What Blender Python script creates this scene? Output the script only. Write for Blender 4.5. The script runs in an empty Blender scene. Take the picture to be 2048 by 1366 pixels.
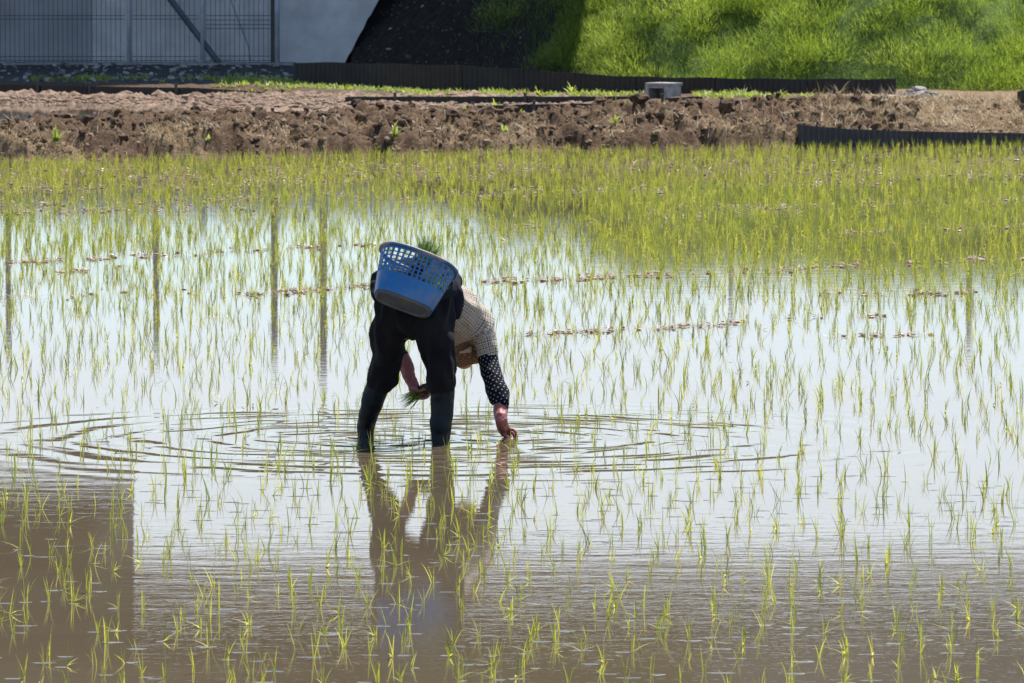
import bpy, bmesh, math, random
import numpy as np
from mathutils import Vector, Matrix, noise as mnoise

random.seed(7)
rng = np.random.default_rng(11)
scene = bpy.context.scene
COL = scene.collection
R = math.radians

# ------------------------------------------------------------------ camera
H = 3.1                       # height of the lens above the paddy water
F = 13900.0                   # focal length in pixels of a 2048 wide frame
PITCH = math.atan((683 + 233) / F)
cam_d = bpy.data.cameras.new("camera")
cam = bpy.data.objects.new("camera", cam_d)
COL.objects.link(cam)
cam.location = (0, 0, H)
cam.rotation_euler = (R(90) - PITCH, 0, 0)
cam_d.sensor_width = 36
cam_d.lens = F / 2048 * 36
cam_d.clip_start = 0.5
cam_d.clip_end = 6000
cam_d.dof.use_dof = True
cam_d.dof.focus_distance = 38.8
cam_d.dof.aperture_fstop = 20
scene.camera = cam

# ------------------------------------------------------------------ sky and sun
SUN_EL, SUN_AZ = R(66), R(30)       # azimuth clockwise from +Y (away from the camera)
world = bpy.data.worlds.new("World")
scene.world = world
world.use_nodes = True
wn = world.node_tree
wn.nodes.clear()
w_out = wn.nodes.new("ShaderNodeOutputWorld")
w_bg = wn.nodes.new("ShaderNodeBackground")
w_sky = wn.nodes.new("ShaderNodeTexSky")
w_sky.sky_type = 'NISHITA'
w_sky.sun_disc = False
w_sky.sun_elevation = SUN_EL
w_sky.sun_rotation = SUN_AZ
w_sky.air_density = 1.0
w_sky.dust_density = 0.4
w_sky.ozone_density = 1.6
w_bg.inputs["Strength"].default_value = 0.15
# a bank of thin bright cloud all round the low sky, clear pale blue just above the horizon
w_tc = wn.nodes.new("ShaderNodeTexCoord")
w_sep = wn.nodes.new("ShaderNodeSeparateXYZ"); wn.links.new(w_tc.outputs["Generated"], w_sep.inputs[0])
w_map = wn.nodes.new("ShaderNodeMapping"); w_map.inputs["Scale"].default_value = (3.0, 3.0, 14.0); wn.links.new(w_tc.outputs["Generated"], w_map.inputs[0])
w_nz = wn.nodes.new("ShaderNodeTexNoise"); w_nz.inputs["Scale"].default_value = 3.0; w_nz.inputs["Detail"].default_value = 5; wn.links.new(w_map.outputs[0], w_nz.inputs["Vector"])
w_el = wn.nodes.new("ShaderNodeMath"); w_el.operation = 'MULTIPLY_ADD'; w_el.inputs[1].default_value = 0.030
wn.links.new(w_nz.outputs["Fac"], w_el.inputs[0]); wn.links.new(w_sep.outputs[2], w_el.inputs[2])
w_lo = wn.nodes.new("ShaderNodeMapRange"); w_lo.interpolation_type = 'SMOOTHSTEP'; wn.links.new(w_el.outputs[0], w_lo.inputs["Value"])
w_lo.inputs["From Min"].default_value = 0.058; w_lo.inputs["From Max"].default_value = 0.088
w_hi = wn.nodes.new("ShaderNodeMapRange"); w_hi.interpolation_type = 'SMOOTHSTEP'; wn.links.new(w_el.outputs[0], w_hi.inputs["Value"])
w_hi.inputs["From Min"].default_value = 0.16; w_hi.inputs["From Max"].default_value = 0.30; w_hi.inputs["To Min"].default_value = 1.0; w_hi.inputs["To Max"].default_value = 0.0
w_cm = wn.nodes.new("ShaderNodeMath"); w_cm.operation = 'MULTIPLY'; wn.links.new(w_lo.outputs[0], w_cm.inputs[0]); wn.links.new(w_hi.outputs[0], w_cm.inputs[1])
w_base = wn.nodes.new("ShaderNodeMix"); w_base.data_type = 'RGBA'
wn.links.new(w_cm.outputs[0], w_base.inputs["Factor"])
w_clear = wn.nodes.new("ShaderNodeMix"); w_clear.data_type = 'RGBA'; w_clear.blend_type = 'MULTIPLY'; w_clear.inputs["Factor"].default_value = 1.0
wn.links.new(w_sky.outputs[0], w_clear.inputs["A"]); w_clear.inputs["B"].default_value = (0.52, 0.58, 0.64, 1)
wn.links.new(w_clear.outputs["Result"], w_base.inputs["A"]); w_base.inputs["B"].default_value = (3.45, 3.87, 4.25, 1)
wn.links.new(w_base.outputs["Result"], w_bg.inputs[0])
wn.links.new(w_bg.outputs[0], w_out.inputs[0])

sun_d = bpy.data.lights.new("sun", 'SUN')
sun = bpy.data.objects.new("sun", sun_d)
COL.objects.link(sun)
sun_d.energy = 4.5
sun_d.angle = R(0.53)
sun_d.color = (1.0, 0.95, 0.87)
SUN = Vector((math.sin(SUN_AZ) * math.cos(SUN_EL), math.cos(SUN_AZ) * math.cos(SUN_EL), math.sin(SUN_EL)))
sun.rotation_euler = SUN.to_track_quat('Z', 'Y').to_euler()

scene.view_settings.view_transform = 'Standard'
scene.view_settings.look = 'None'
scene.view_settings.gamma = 1.0
scene.view_settings.exposure = 1.0
scene.view_settings.use_curve_mapping = False

# ------------------------------------------------------------------ places: a ray of the lens turned into a point in metres
CP, SP = math.cos(PITCH), math.sin(PITCH)
def ray(px, py):
    xc, yc = (px - 1024) / F, (683 - py) / F
    return (xc, CP + yc * SP, -SP + yc * CP)
def at(px, py, Y):
    d = ray(px, py); t = Y / d[1]
    return Vector((d[0] * t, Y, H + d[2] * t))
def on(px, py, z=0.0):
    d = ray(px, py); t = (z - H) / d[2]
    return Vector((d[0] * t, d[1] * t, z))
def pix(x, y, z):
    """numpy: frame position (2048 wide) of points"""
    dz = z - H
    f = y * CP - dz * SP
    u = y * SP + dz * CP
    return 1024 + x / f * F, 683 - u / f * F

# ------------------------------------------------------------------ numpy noise
def _h(ix, iy, s):
    n = (ix.astype(np.int64) * 374761393 + iy.astype(np.int64) * 668265263 + s * 974711) & 0x7fffffff
    n = ((n ^ (n >> 13)) * 1274126177) & 0x7fffffff
    return ((n ^ (n >> 16)) & 0xffff) / 65535.0
def vnoise(x, y, s=0):
    x = np.asarray(x, float); y = np.asarray(y, float)
    ix, iy = np.floor(x), np.floor(y)
    fx, fy = x - ix, y - iy
    fx = fx * fx * (3 - 2 * fx); fy = fy * fy * (3 - 2 * fy)
    a, b = _h(ix, iy, s), _h(ix + 1, iy, s)
    c, d = _h(ix, iy + 1, s), _h(ix + 1, iy + 1, s)
    return (a + (b - a) * fx) * (1 - fy) + (c + (d - c) * fx) * fy
def fbm(x, y, o=4, s=0, g=0.5):
    r, a, t = 0, 1.0, 0
    for k in range(o):
        r = r + a * vnoise(x * 2 ** k + 17.3 * k, y * 2 ** k - 9.1 * k, s + k); t += a; a *= g
    return r / t
def sstep(a, b, x):
    t = np.clip((np.asarray(x, float) - a) / (b - a), 0, 1)
    return t * t * (3 - 2 * t)

# ------------------------------------------------------------------ materials
def mat(name):
    m = bpy.data.materials.new(name); m.use_nodes = True
    nt = m.node_tree; nt.nodes.clear()
    out = nt.nodes.new("ShaderNodeOutputMaterial")
    b = nt.nodes.new("ShaderNodeBsdfPrincipled")
    nt.links.new(b.outputs[0], out.inputs[0])
    return m, nt, b
def N(nt, t, **kw):
    n = nt.nodes.new("ShaderNode" + t)
    for k, v in kw.items():
        if k in n.inputs: n.inputs[k].default_value = v
        else: setattr(n, k, v)
    return n
def L(nt, a, b): nt.links.new(a, b)
def ramp(nt, fac, stops):
    r = nt.nodes.new("ShaderNodeValToRGB")
    el = r.color_ramp.elements
    while len(el) < len(stops): el.new(0.5)
    for e, (p, c) in zip(el, stops):
        e.position = p; e.color = (*c, 1) if len(c) == 3 else c
    L(nt, fac, r.inputs[0])
    return r.outputs[0]
def math_(nt, op, a, b=None, c=None):
    n = nt.nodes.new("ShaderNodeMath"); n.operation = op
    for i, v in enumerate((a, b, c)):
        if v is None: continue
        if isinstance(v, (int, float)): n.inputs[i].default_value = v
        else: L(nt, v, n.inputs[i])
    return n.outputs[0]
def mapped(nt, scale, coord="Object", rot=(0, 0, 0)):
    tc = nt.nodes.new("ShaderNodeTexCoord")
    mp = nt.nodes.new("ShaderNodeMapping")
    mp.inputs["Scale"].default_value = scale if isinstance(scale, tuple) else (scale,) * 3
    mp.inputs["Rotation"].default_value = rot
    L(nt, tc.outputs[coord], mp.inputs[0])
    return mp.outputs[0]
def noise_(nt, vec, scale=5, detail=4, rough=0.55):
    n = nt.nodes.new("ShaderNodeTexNoise")
    n.inputs["Scale"].default_value = scale; n.inputs["Detail"].default_value = detail; n.inputs["Roughness"].default_value = rough
    L(nt, vec, n.inputs["Vector"])
    return n.outputs["Fac"]
def bump(nt, b, height, dist=0.01, strength=1.0):
    n = nt.nodes.new("ShaderNodeBump")
    n.inputs["Distance"].default_value = dist; n.inputs["Strength"].default_value = strength
    L(nt, height, n.inputs["Height"]); L(nt, n.outputs[0], b.inputs["Normal"])
    return n

def plain(name, c1, c2, scale=8, rough=0.8, bump_d=0.0, bscale=None, spec=0.5, lo=0.35, hi=0.65):
    m, nt, b = mat(name)
    v = mapped(nt, 1.0)
    f = noise_(nt, v, scale, 5, 0.6)
    L(nt, ramp(nt, f, [(lo, c1), (hi, c2)]), b.inputs["Base Color"])
    b.inputs["Roughness"].default_value = rough
    b.inputs["Specular IOR Level"].default_value = spec
    if bump_d:
        bump(nt, b, noise_(nt, v, bscale or scale * 4, 5, 0.6), bump_d)
    return m

def leafy(name, stops, trans=0.5, rough=0.5, tcol=1.3, spec=0.5):
    """thin leaves: reflecting and letting light through, tone by the point attribute 'tone'"""
    m = bpy.data.materials.new(name); m.use_nodes = True
    nt = m.node_tree; nt.nodes.clear()
    out = nt.nodes.new("ShaderNodeOutputMaterial")
    b = nt.nodes.new("ShaderNodeBsdfPrincipled")
    t = nt.nodes.new("ShaderNodeBsdfTranslucent")
    mix = nt.nodes.new("ShaderNodeMixShader")
    at_ = nt.nodes.new("ShaderNodeAttribute"); at_.attribute_name = "tone"
    oi = nt.nodes.new("ShaderNodeObjectInfo")
    f = math_(nt, 'ADD', at_.outputs["Fac"], math_(nt, 'MULTIPLY_ADD', oi.outputs["Random"], 0.25, -0.125))
    c = ramp(nt, f, stops)
    L(nt, c, b.inputs["Base Color"])
    g = nt.nodes.new("ShaderNodeMix"); g.data_type = 'RGBA'; g.blend_type = 'MULTIPLY'
    g.inputs["Factor"].default_value = 1.0
    L(nt, c, g.inputs["A"]); g.inputs["B"].default_value = (tcol * 1.05, tcol, tcol * 0.5, 1)
    L(nt, g.outputs["Result"], t.inputs["Color"])
    b.inputs["Roughness"].default_value = rough
    b.inputs["Specular IOR Level"].default_value = spec
    mix.inputs[0].default_value = trans
    L(nt, b.outputs[0], mix.inputs[1]); L(nt, t.outputs[0], mix.inputs[2])
    L(nt, mix.outputs[0], out.inputs[0])
    return m

def clamp_prop(o, label=None, cat=None, group=None, kind=None):
    if label: o["label"] = label
    if cat: o["category"] = cat
    if group: o["group"] = group
    if kind: o["kind"] = kind
    return o
tag = clamp_prop

# ------------------------------------------------------------------ mesh building
def mesh_np(name, verts, faces, smooth=False, tone=None):
    """faces: int array (n, 3) or (n, 4)"""
    me = bpy.data.meshes.new(name)
    v = np.asarray(verts, np.float32); f = np.asarray(faces, np.int32)
    k = f.shape[1]
    me.vertices.add(len(v)); me.vertices.foreach_set("co", v.ravel())
    me.loops.add(f.size); me.loops.foreach_set("vertex_index", f.ravel())
    me.polygons.add(len(f))
    me.polygons.foreach_set("loop_start", np.arange(len(f), dtype=np.int32) * k)
    me.polygons.foreach_set("use_smooth", np.full(len(f), smooth, dtype=bool))
    if tone is not None:
        a = me.attributes.new("tone", 'FLOAT', 'POINT')
        a.data.foreach_set("value", np.asarray(tone, np.float32))
    me.update(calc_edges=True); me.validate()
    return me
def obj(name, me, m=None, parent=None):
    o = bpy.data.objects.new(name, me); COL.objects.link(o)
    if m and me is not None:
        me.materials.clear(); me.materials.append(m)
    if parent: o.parent = parent
    return o
def empty(name, loc=(0, 0, 0), rz=0):
    o = bpy.data.objects.new(name, None); COL.objects.link(o)
    o.location = loc; o.rotation_euler.z = rz; o.empty_display_size = 0.1
    return o
def grid_faces(nu, nv, wrap=False):
    """vertices indexed i*nv + j ; i in nu, j in nv"""
    i, j = np.meshgrid(np.arange(nu if wrap else nu - 1), np.arange(nv - 1), indexing='ij')
    i2 = (i + 1) % nu
    return np.stack([i * nv + j, i2 * nv + j, i2 * nv + j + 1, i * nv + j + 1], -1).reshape(-1, 4)

class MB:
    def __init__(s): s.v = []; s.f = []
    def add(s, vs, fs):
        o = len(s.v); s.v += [tuple(v) for v in vs]; s.f += [tuple(i + o for i in f) for f in fs]
    def box(s, c, half, rot=None):
        c = Vector(c)
        vs = []
        for x in (-1, 1):
            for y in (-1, 1):
                for z in (-1, 1):
                    p = Vector((x * half[0], y * half[1], z * half[2]))
                    vs.append(c + (rot @ p if rot else p))
        s.add(vs, [(0, 1, 3, 2), (4, 6, 7, 5), (0, 4, 5, 1), (2, 3, 7, 6), (0, 2, 6, 4), (1, 5, 7, 3)])
    def bar(s, a, b, r, n=6, r2=None):
        a, b = Vector(a), Vector(b); r2 = r if r2 is None else r2
        d = (b - a).normalized()
        u = d.orthogonal().normalized(); w = d.cross(u)
        vs = []
        for p, q in ((a, r), (b, r2)):
            for k in range(n):
                t = 2 * math.pi * k / n
                vs.append(p + (u * math.cos(t) + w * math.sin(t)) * q)
        fs = [(k, (k + 1) % n, n + (k + 1) % n, n + k) for k in range(n)]
        fs += [tuple(range(n - 1, -1, -1)), tuple(range(n, 2 * n))]
        s.add(vs, fs)
    def prism(s, pts, y0, y1):
        n = len(pts)
        vs = [(p[0], y0, p[1]) for p in pts] + [(p[0], y1, p[1]) for p in pts]
        fs = [tuple(range(n)), tuple(range(2 * n - 1, n - 1, -1))]
        fs += [(k, n + k, n + (k + 1) % n, (k + 1) % n) for k in range(n)]
        s.add(vs, fs)
    def mesh(s, name, smooth=False, bevel=0):
        me = bpy.data.meshes.new(name)
        me.from_pydata(s.v, [], s.f); me.update()
        bm = bmesh.new(); bm.from_mesh(me)
        bmesh.ops.recalc_face_normals(bm, faces=bm.faces)
        if bevel:
            bmesh.ops.bevel(bm, geom=bm.edges, offset=bevel, segments=2, affect='EDGES', profile=0.6, clamp_overlap=True)
        for f in bm.faces: f.smooth = smooth
        bm.to_mesh(me); bm.free()
        return me

def crom(pts, n):
    """Catmull-Rom through rows of pts (any width), n steps per span"""
    P = np.asarray(pts, float)
    P = np.vstack([2 * P[0] - P[1], P, 2 * P[-1] - P[-2]])
    out = []
    for i in range(1, len(P) - 2):
        for k in range(n):
            t = k / n
            p0, p1, p2, p3 = P[i - 1], P[i], P[i + 1], P[i + 2]
            out.append(0.5 * (2 * p1 + (p2 - p0) * t + (2 * p0 - 5 * p1 + 4 * p2 - p3) * t * t + (3 * p1 - p0 - 3 * p2 + p3) * t ** 3))
    out.append(P[-2])
    return np.array(out)

def tube(path, n=20, steps=4, side=(1, 0, 0), rounded=True):
    """path rows: x, y, z, r_side, r_other ; closed tube"""
    P = crom(path, steps) if len(path) > 2 else np.array(path, float)
    C, RR = P[:, :3], np.maximum(P[:, 3:5], 0.003)
    T = np.gradient(C, axis=0); T /= np.linalg.norm(T, axis=1)[:, None]
    rings = []
    side = np.array(side, float)
    def ring(c, t, ra, rb):
        s = side - t * side.dot(t); s /= np.linalg.norm(s)
        w = np.cross(t, s)
        a = np.linspace(0, 2 * np.pi, n, endpoint=False)
        return c + np.outer(np.cos(a) * ra, s) + np.outer(np.sin(a) * rb, w)
    if rounded:
        for q in (0.35, 0.75, 0.95):
            k = math.sqrt(1 - (1 - q) ** 2)
            rings.append(ring(C[0] - T[0] * RR[0].min() * (1 - q) , T[0], RR[0, 0] * k, RR[0, 1] * k))
    for c, t, r in zip(C, T, RR): rings.append(ring(c, t, r[0], r[1]))
    if rounded:
        for q in (0.95, 0.75, 0.35):
            k = math.sqrt(1 - (1 - q) ** 2)
            rings.append(ring(C[-1] + T[-1] * RR[-1].min() * (1 - q), T[-1], RR[-1, 0] * k, RR[-1, 1] * k))
    V = np.vstack(rings)
    m = len(rings)
    fs = []
    for i in range(m - 1):
        for j in range(n):
            fs.append((i * n + j, i * n + (j + 1) % n, (i + 1) * n + (j + 1) % n, (i + 1) * n + j))
    fs.append(tuple(range(n - 1, -1, -1))); fs.append(tuple((m - 1) * n + j for j in range(n)))
    return V, fs
def ball(c, rx, ry, rz, rot=None, n=20):
    vs, fs = [], []
    m = 12
    for i in range(1, m):
        ph = math.pi * i / m
        for j in range(n):
            t = 2 * math.pi * j / n
            p = Vector((rx * math.sin(ph) * math.cos(t), ry * math.sin(ph) * math.sin(t), rz * math.cos(ph)))
            vs.append(Vector(c) + (rot @ p if rot else p))
    top = len(vs); vs.append(Vector(c) + (rot @ Vector((0, 0, rz)) if rot else Vector((0, 0, rz))))
    bot = len(vs); vs.append(Vector(c) - (rot @ Vector((0, 0, rz)) if rot else Vector((0, 0, rz))))
    for i in range(m - 2):
        for j in range(n):
            fs.append((i * n + j, (i + 1) * n + j, (i + 1) * n + (j + 1) % n, i * n + (j + 1) % n))
    for j in range(n):
        fs.append((top, j, (j + 1) % n)); fs.append((bot, (m - 2) * n + (j + 1) % n, (m - 2) * n + j))
    return [tuple(v) for v in vs], fs

def fuse(name, pieces, voxel=0.01, smooth=6, wrinkle=0, wscale=9.0, stretch=(1, 1, 1), seed=0):
    """one continuous surface out of overlapping closed shapes"""
    mb = MB()
    for v, f in pieces: mb.add(v, f)
    me = mb.mesh(name)
    o = bpy.data.objects.new(name, me); COL.objects.link(o)
    r = o.modifiers.new("r", 'REMESH'); r.mode = 'VOXEL'; r.voxel_size = voxel
    s = o.modifiers.new("s", 'SMOOTH'); s.iterations = smooth; s.factor = 0.5
    dg = bpy.context.evaluated_depsgraph_get(); dg.update()
    out = bpy.data.meshes.new_from_object(o.evaluated_get(dg))
    bpy.data.objects.remove(o); bpy.data.meshes.remove(me)
    out.name = name
    if wrinkle:
        nv = len(out.vertices)
        nor = np.empty(nv * 3, np.float32); out.vertex_normals.foreach_get("vector", nor); nor = nor.reshape(-1, 3)
        for i, v in enumerate(out.vertices):
            p = Vector((v.co.x * stretch[0], v.co.y * stretch[1], v.co.z * stretch[2])) * wscale + Vector((seed, 0, 0))
            d = 1 - abs(mnoise.noise(p)) * 2.2 + 0.5 * mnoise.noise(p * 2.3)
            v.co += Vector(nor[i]) * (d - 0.45) * wrinkle
    for p in out.polygons: p.use_smooth = True
    out.update()
    return out
def wrap_attr(me, bones):
    """point attribute 'wrap': metres along and around the nearest bone, for woven and printed cloth"""
    co = np.empty(len(me.vertices) * 3, np.float32); me.vertices.foreach_get("co", co); co = co.reshape(-1, 3)
    best = np.full(len(co), 1e9); out = np.zeros((len(co), 3), np.float32)
    for a, b, r in bones:
        a, b = np.array(a), np.array(b); d = b - a; ln = np.linalg.norm(d); d /= ln
        t = np.clip((co - a) @ d, 0, ln)
        rad = co - a - np.outer((co - a) @ d, d)
        dist = np.linalg.norm(co - a - np.outer(t, d), axis=1) / r
        s = np.cross(d, (0, 1, 0.2)); s /= np.linalg.norm(s); w = np.cross(d, s)
        ang = np.arctan2(rad @ w, rad @ s)
        k = dist < best
        best[k] = dist[k]
        out[k, 0] = ((co - a) @ d)[k]; out[k, 1] = (ang * r)[k]
    at_ = me.attributes.new("wrap", 'FLOAT_VECTOR', 'POINT')
    at_.data.foreach_set("vector", out.ravel())

def blades(base, az, lean, length, width, bend, nseg=3, tone=None, flat=None):
    """many tapered leaf blades at once. base (n,3); az, lean, length, width, bend (n)"""
    n = len(base)
    az, lean, length, width, bend = [np.broadcast_to(np.asarray(q, float), (n,)) for q in (az, lean, length, width, bend)]
    d2 = np.stack([np.cos(az), np.sin(az)], -1)
    sd = np.stack([-np.sin(az), np.cos(az), np.zeros(n)], -1)
    if flat is not None:   # random twist so that blades do not all lie edge on
        tw = np.asarray(flat)
        sd = sd * np.cos(tw)[:, None] + np.stack([np.cos(az), np.sin(az), np.zeros(n)], -1) * np.sin(tw)[:, None]
    pts = [np.asarray(base, float)]
    ang = lean.copy()
    for k in range(nseg):
        step = length / nseg
        p = pts[-1] + np.concatenate([d2 * (np.sin(ang) * step)[:, None], (np.cos(ang) * step)[:, None]], 1)
        pts.append(p); ang = ang + bend / nseg
    V = []; m = 2 * nseg + 1
    for k in range(nseg):
        w = width * (1.0, 0.95, 0.7, 0.45, 0.3)[k if nseg > 2 else min(2 * k, 4)] * 0.5
        V.append(pts[k] - sd * w[:, None]); V.append(pts[k] + sd * w[:, None])
    V.append(pts[-1])
    V = np.stack(V, 1).reshape(-1, 3)
    f = []
    for k in range(nseg - 1):
        a = 2 * k
        f += [(a, a + 1, a + 3), (a, a + 3, a + 2)]
    f.append((2 * nseg - 2, 2 * nseg - 1, 2 * nseg))
    Fc = (np.arange(n)[:, None, None] * m + np.array(f)[None]).reshape(-1, 3)
    tn = None
    if tone is not None: tn = np.repeat(np.broadcast_to(np.asarray(tone, float), (n,)), m)
    return V, Fc, tn
class Soup:
    def __init__(s): s.v, s.f, s.t, s.n = [], [], [], 0
    def add(s, V, Fc, tn):
        s.v.append(V); s.f.append(Fc + s.n); s.t.append(tn if tn is not None else np.full(len(V), 0.5)); s.n += len(V)
    def mesh(s, name, smooth=False):
        return mesh_np(name, np.vstack(s.v), np.vstack(s.f), smooth, np.concatenate(s.t))

_ico = bmesh.new(); bmesh.ops.create_icosphere(_ico, subdivisions=1, radius=1)
ICO_V = np.array([v.co[:] for v in _ico.verts]); ICO_F = np.array([[v.index for v in f.verts] for f in _ico.faces]); _ico.free()
_ico = bmesh.new(); bmesh.ops.create_icosphere(_ico, subdivisions=2, radius=1)
ICO2_V = np.array([v.co[:] for v in _ico.verts]); ICO2_F = np.array([[v.index for v in f.verts] for f in _ico.faces]); _ico.free()

# ================================================================== materials of the place
M = {}
# --- muddy water: smooth dielectric surface over suspended mud
m, nt, b = mat("muddy_water")
geo = nt.nodes.new("ShaderNodeNewGeometry")
tc = nt.nodes.new("ShaderNodeTexCoord")
nz = noise_(nt, tc.outputs["Object"], 0.5, 4)
L(nt, ramp(nt, nz, [(0.3, (0.092, 0.071, 0.045)), (0.7, (0.117, 0.092, 0.061))]), b.inputs["Base Color"])
b.inputs["Roughness"].default_value = 0.015
b.inputs["IOR"].default_value = 1.333
FEET = [on(735, 876), on(884, 888), on(1018, 874)]
height = None
def dist_to(c):
    n = nt.nodes.new("ShaderNodeVectorMath"); n.operation = 'DISTANCE'
    L(nt, tc.outputs["Object"], n.inputs[0]); n.inputs[1].default_value = (c[0], c[1], 0)
    return n.outputs["Value"]
wob = noise_(nt, tc.outputs["Object"], 1.6, 2)
wob2 = noise_(nt, tc.outputs["Object"], 0.9, 2)
for c, lam, amp, r1 in ((FEET[0], 0.32, 0.0009, 2.5), (FEET[1], 0.40, 0.0010, 2.7), (FEET[2], 0.29, 0.0009, 2.7), (FEET[0], 0.17, 0.0007, 1.9), (FEET[2], 0.19, 0.0006, 1.5)):
    d = dist_to(c)
    dd = math_(nt, 'ADD', d, math_(nt, 'MULTIPLY', wob, 0.34))
    s = math_(nt, 'SINE', math_(nt, 'MULTIPLY', dd, 2 * math.pi / lam))
    mr = nt.nodes.new("ShaderNodeMapRange"); mr.interpolation_type = 'SMOOTHSTEP'
    L(nt, d, mr.inputs["Value"])
    mr.inputs["From Min"].default_value = r1 - 0.9; mr.inputs["From Max"].default_value = r1 + 0.5
    mr.inputs["To Min"].default_value = amp; mr.inputs["To Max"].default_value = 0.0
    h = math_(nt, 'MULTIPLY', math_(nt, 'MULTIPLY', s, mr.outputs[0]), math_(nt, 'MULTIPLY_ADD', wob2, 0.7, 0.55))
    height = h if height is None else math_(nt, 'ADD', height, h)
# light wind ripple over the whole sheet, stronger towards the camera side
mpv = nt.nodes.new("ShaderNodeMapping"); L(nt, tc.outputs["Object"], mpv.inputs[0])
mpv.inputs["Scale"].default_value = (1.0, 2.6, 1.0)
n1 = noise_(nt, mpv.outputs[0], 2.2, 2, 0.5)
n2 = noise_(nt, mpv.outputs[0], 14.0, 2, 0.5)
sep = nt.nodes.new("ShaderNodeSeparateXYZ"); L(nt, tc.outputs["Object"], sep.inputs[0])
near = nt.nodes.new("ShaderNodeMapRange"); near.interpolation_type = 'SMOOTHSTEP'
L(nt, math_(nt, 'ADD', sep.outputs[1], math_(nt, 'MULTIPLY', sep.outputs[0], -0.25)), near.inputs["Value"])
near.inputs["From Min"].default_value = 29.0; near.inputs["From Max"].default_value = 32.0
near.inputs["To Min"].default_value = 0.00032; near.inputs["To Max"].default_value = 0.00013
height = math_(nt, 'ADD', height, math_(nt, 'MULTIPLY', n1, 0.0006))
height = math_(nt, 'ADD', height, math_(nt, 'MULTIPLY', n2, near.outputs[0]))
bn = bump(nt, b, height, 1.0)
M["water"] = m

m, nt, b = mat("earth")           # soil of the fields: 'wet' and 'straw' are laid down by point attributes
v = mapped(nt, 1.0)
n1 = noise_(nt, v, 3, 6, 0.62); n2 = noise_(nt, v, 22, 5, 0.65)
dry = ramp(nt, n2, [(0.3, (0.045, 0.026, 0.014)), (0.55, (0.10, 0.061, 0.035)), (0.75, (0.19, 0.125, 0.075))])
strw = ramp(nt, n2, [(0.3, (0.10, 0.066, 0.038)), (0.7, (0.27, 0.19, 0.11))])
mx = nt.nodes.new("ShaderNodeMix"); mx.data_type = 'RGBA'
a1 = nt.nodes.new("ShaderNodeAttribute"); a1.attribute_name = "straw"
L(nt, a1.outputs["Fac"], mx.inputs["Factor"]); L(nt, dry, mx.inputs["A"]); L(nt, strw, mx.inputs["B"])
a2 = nt.nodes.new("ShaderNodeAttribute"); a2.attribute_name = "wet"
mx2 = nt.nodes.new("ShaderNodeMix"); mx2.data_type = 'RGBA'
L(nt, a2.outputs["Fac"], mx2.inputs["Factor"]); L(nt, mx.outputs["Result"], mx2.inputs["A"])
mx2.inputs["B"].default_value = (0.19, 0.13, 0.092, 1)
a3 = nt.nodes.new("ShaderNodeAttribute"); a3.attribute_name = "stony"
mx3 = nt.nodes.new("ShaderNodeMix"); mx3.data_type = 'RGBA'
L(nt, a3.outputs["Fac"], mx3.inputs["Factor"]); L(nt, mx2.outputs["Result"], mx3.inputs["A"])
L(nt, ramp(nt, n2, [(0.35, (0.045, 0.043, 0.042)), (0.7, (0.12, 0.115, 0.11))]), mx3.inputs["B"])
L(nt, mx3.outputs["Result"], b.inputs["Base Color"])
L(nt, math_(nt, 'MULTIPLY_ADD', a2.outputs["Fac"], -0.2, 0.92), b.inputs["Roughness"])
b.inputs["Specular IOR Level"].default_value = 0.2
bump(nt, b, noise_(nt, v, 30, 5, 0.7), 0.02)
M["earth"] = m
M["clod"] = plain("soil_clod", (0.035, 0.02, 0.011), (0.115, 0.071, 0.042), 14, 0.9, 0.012, 50, 0.25)
M["clod_straw"] = plain("straw_clod", (0.14, 0.1, 0.065), (0.30, 0.22, 0.14), 14, 0.9, 0.01, 60, 0.25)
M["straw"] = leafy("dry_straw", [(0.0, (0.13, 0.085, 0.045)), (0.5, (0.33, 0.24, 0.14)), (1.0, (0.55, 0.45, 0.30))], 0.15, 0.7, 1.0)
M["litter"] = leafy("floating_litter", [(0.0, (0.17, 0.10, 0.06)), (0.5, (0.48, 0.34, 0.23)), (1.0, (0.66, 0.56, 0.46))], 0.1, 0.35, 1.0)
M["rice"] = leafy("rice_leaf", [(0.0, (0.14, 0.20, 0.04)), (0.5, (0.33, 0.355, 0.065)), (1.0, (0.52, 0.51, 0.13))], 0.5, 0.35, 1.6)
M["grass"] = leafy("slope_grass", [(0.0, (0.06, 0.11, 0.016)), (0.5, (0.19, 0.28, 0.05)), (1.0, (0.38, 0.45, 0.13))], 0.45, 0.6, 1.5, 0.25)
M["weed"] = leafy("weed_leaf", [(0.0, (0.12, 0.18, 0.035)), (0.5, (0.26, 0.33, 0.075)), (1.0, (0.42, 0.48, 0.16))], 0.45, 0.5, 1.2)
M["sheet"] = plain("black_plastic", (0.012, 0.012, 0.013), (0.028, 0.027, 0.027), 3, 0.55, 0.001, 20, 0.4)
M["sheet_brown"] = plain("brown_black_plastic", (0.018, 0.013, 0.012), (0.034, 0.026, 0.023), 3, 0.55, 0.001, 20, 0.4)
M["sheet_grey"] = plain("grey_plastic", (0.03, 0.032, 0.036), (0.05, 0.052, 0.055), 3, 0.5, 0.001, 20, 0.4)
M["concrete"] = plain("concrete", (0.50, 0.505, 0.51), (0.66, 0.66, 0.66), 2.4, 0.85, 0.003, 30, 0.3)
M["concrete_dark"] = plain("darker_concrete", (0.30, 0.31, 0.33), (0.40, 0.41, 0.43), 1.0, 0.85, 0.003, 30, 0.3)  # darker, bluer tone for the left wall panel
M["concrete_old"] = plain("old_concrete", (0.2, 0.2, 0.19), (0.36, 0.35, 0.33), 9, 0.85, 0.004, 40, 0.3)
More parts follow.
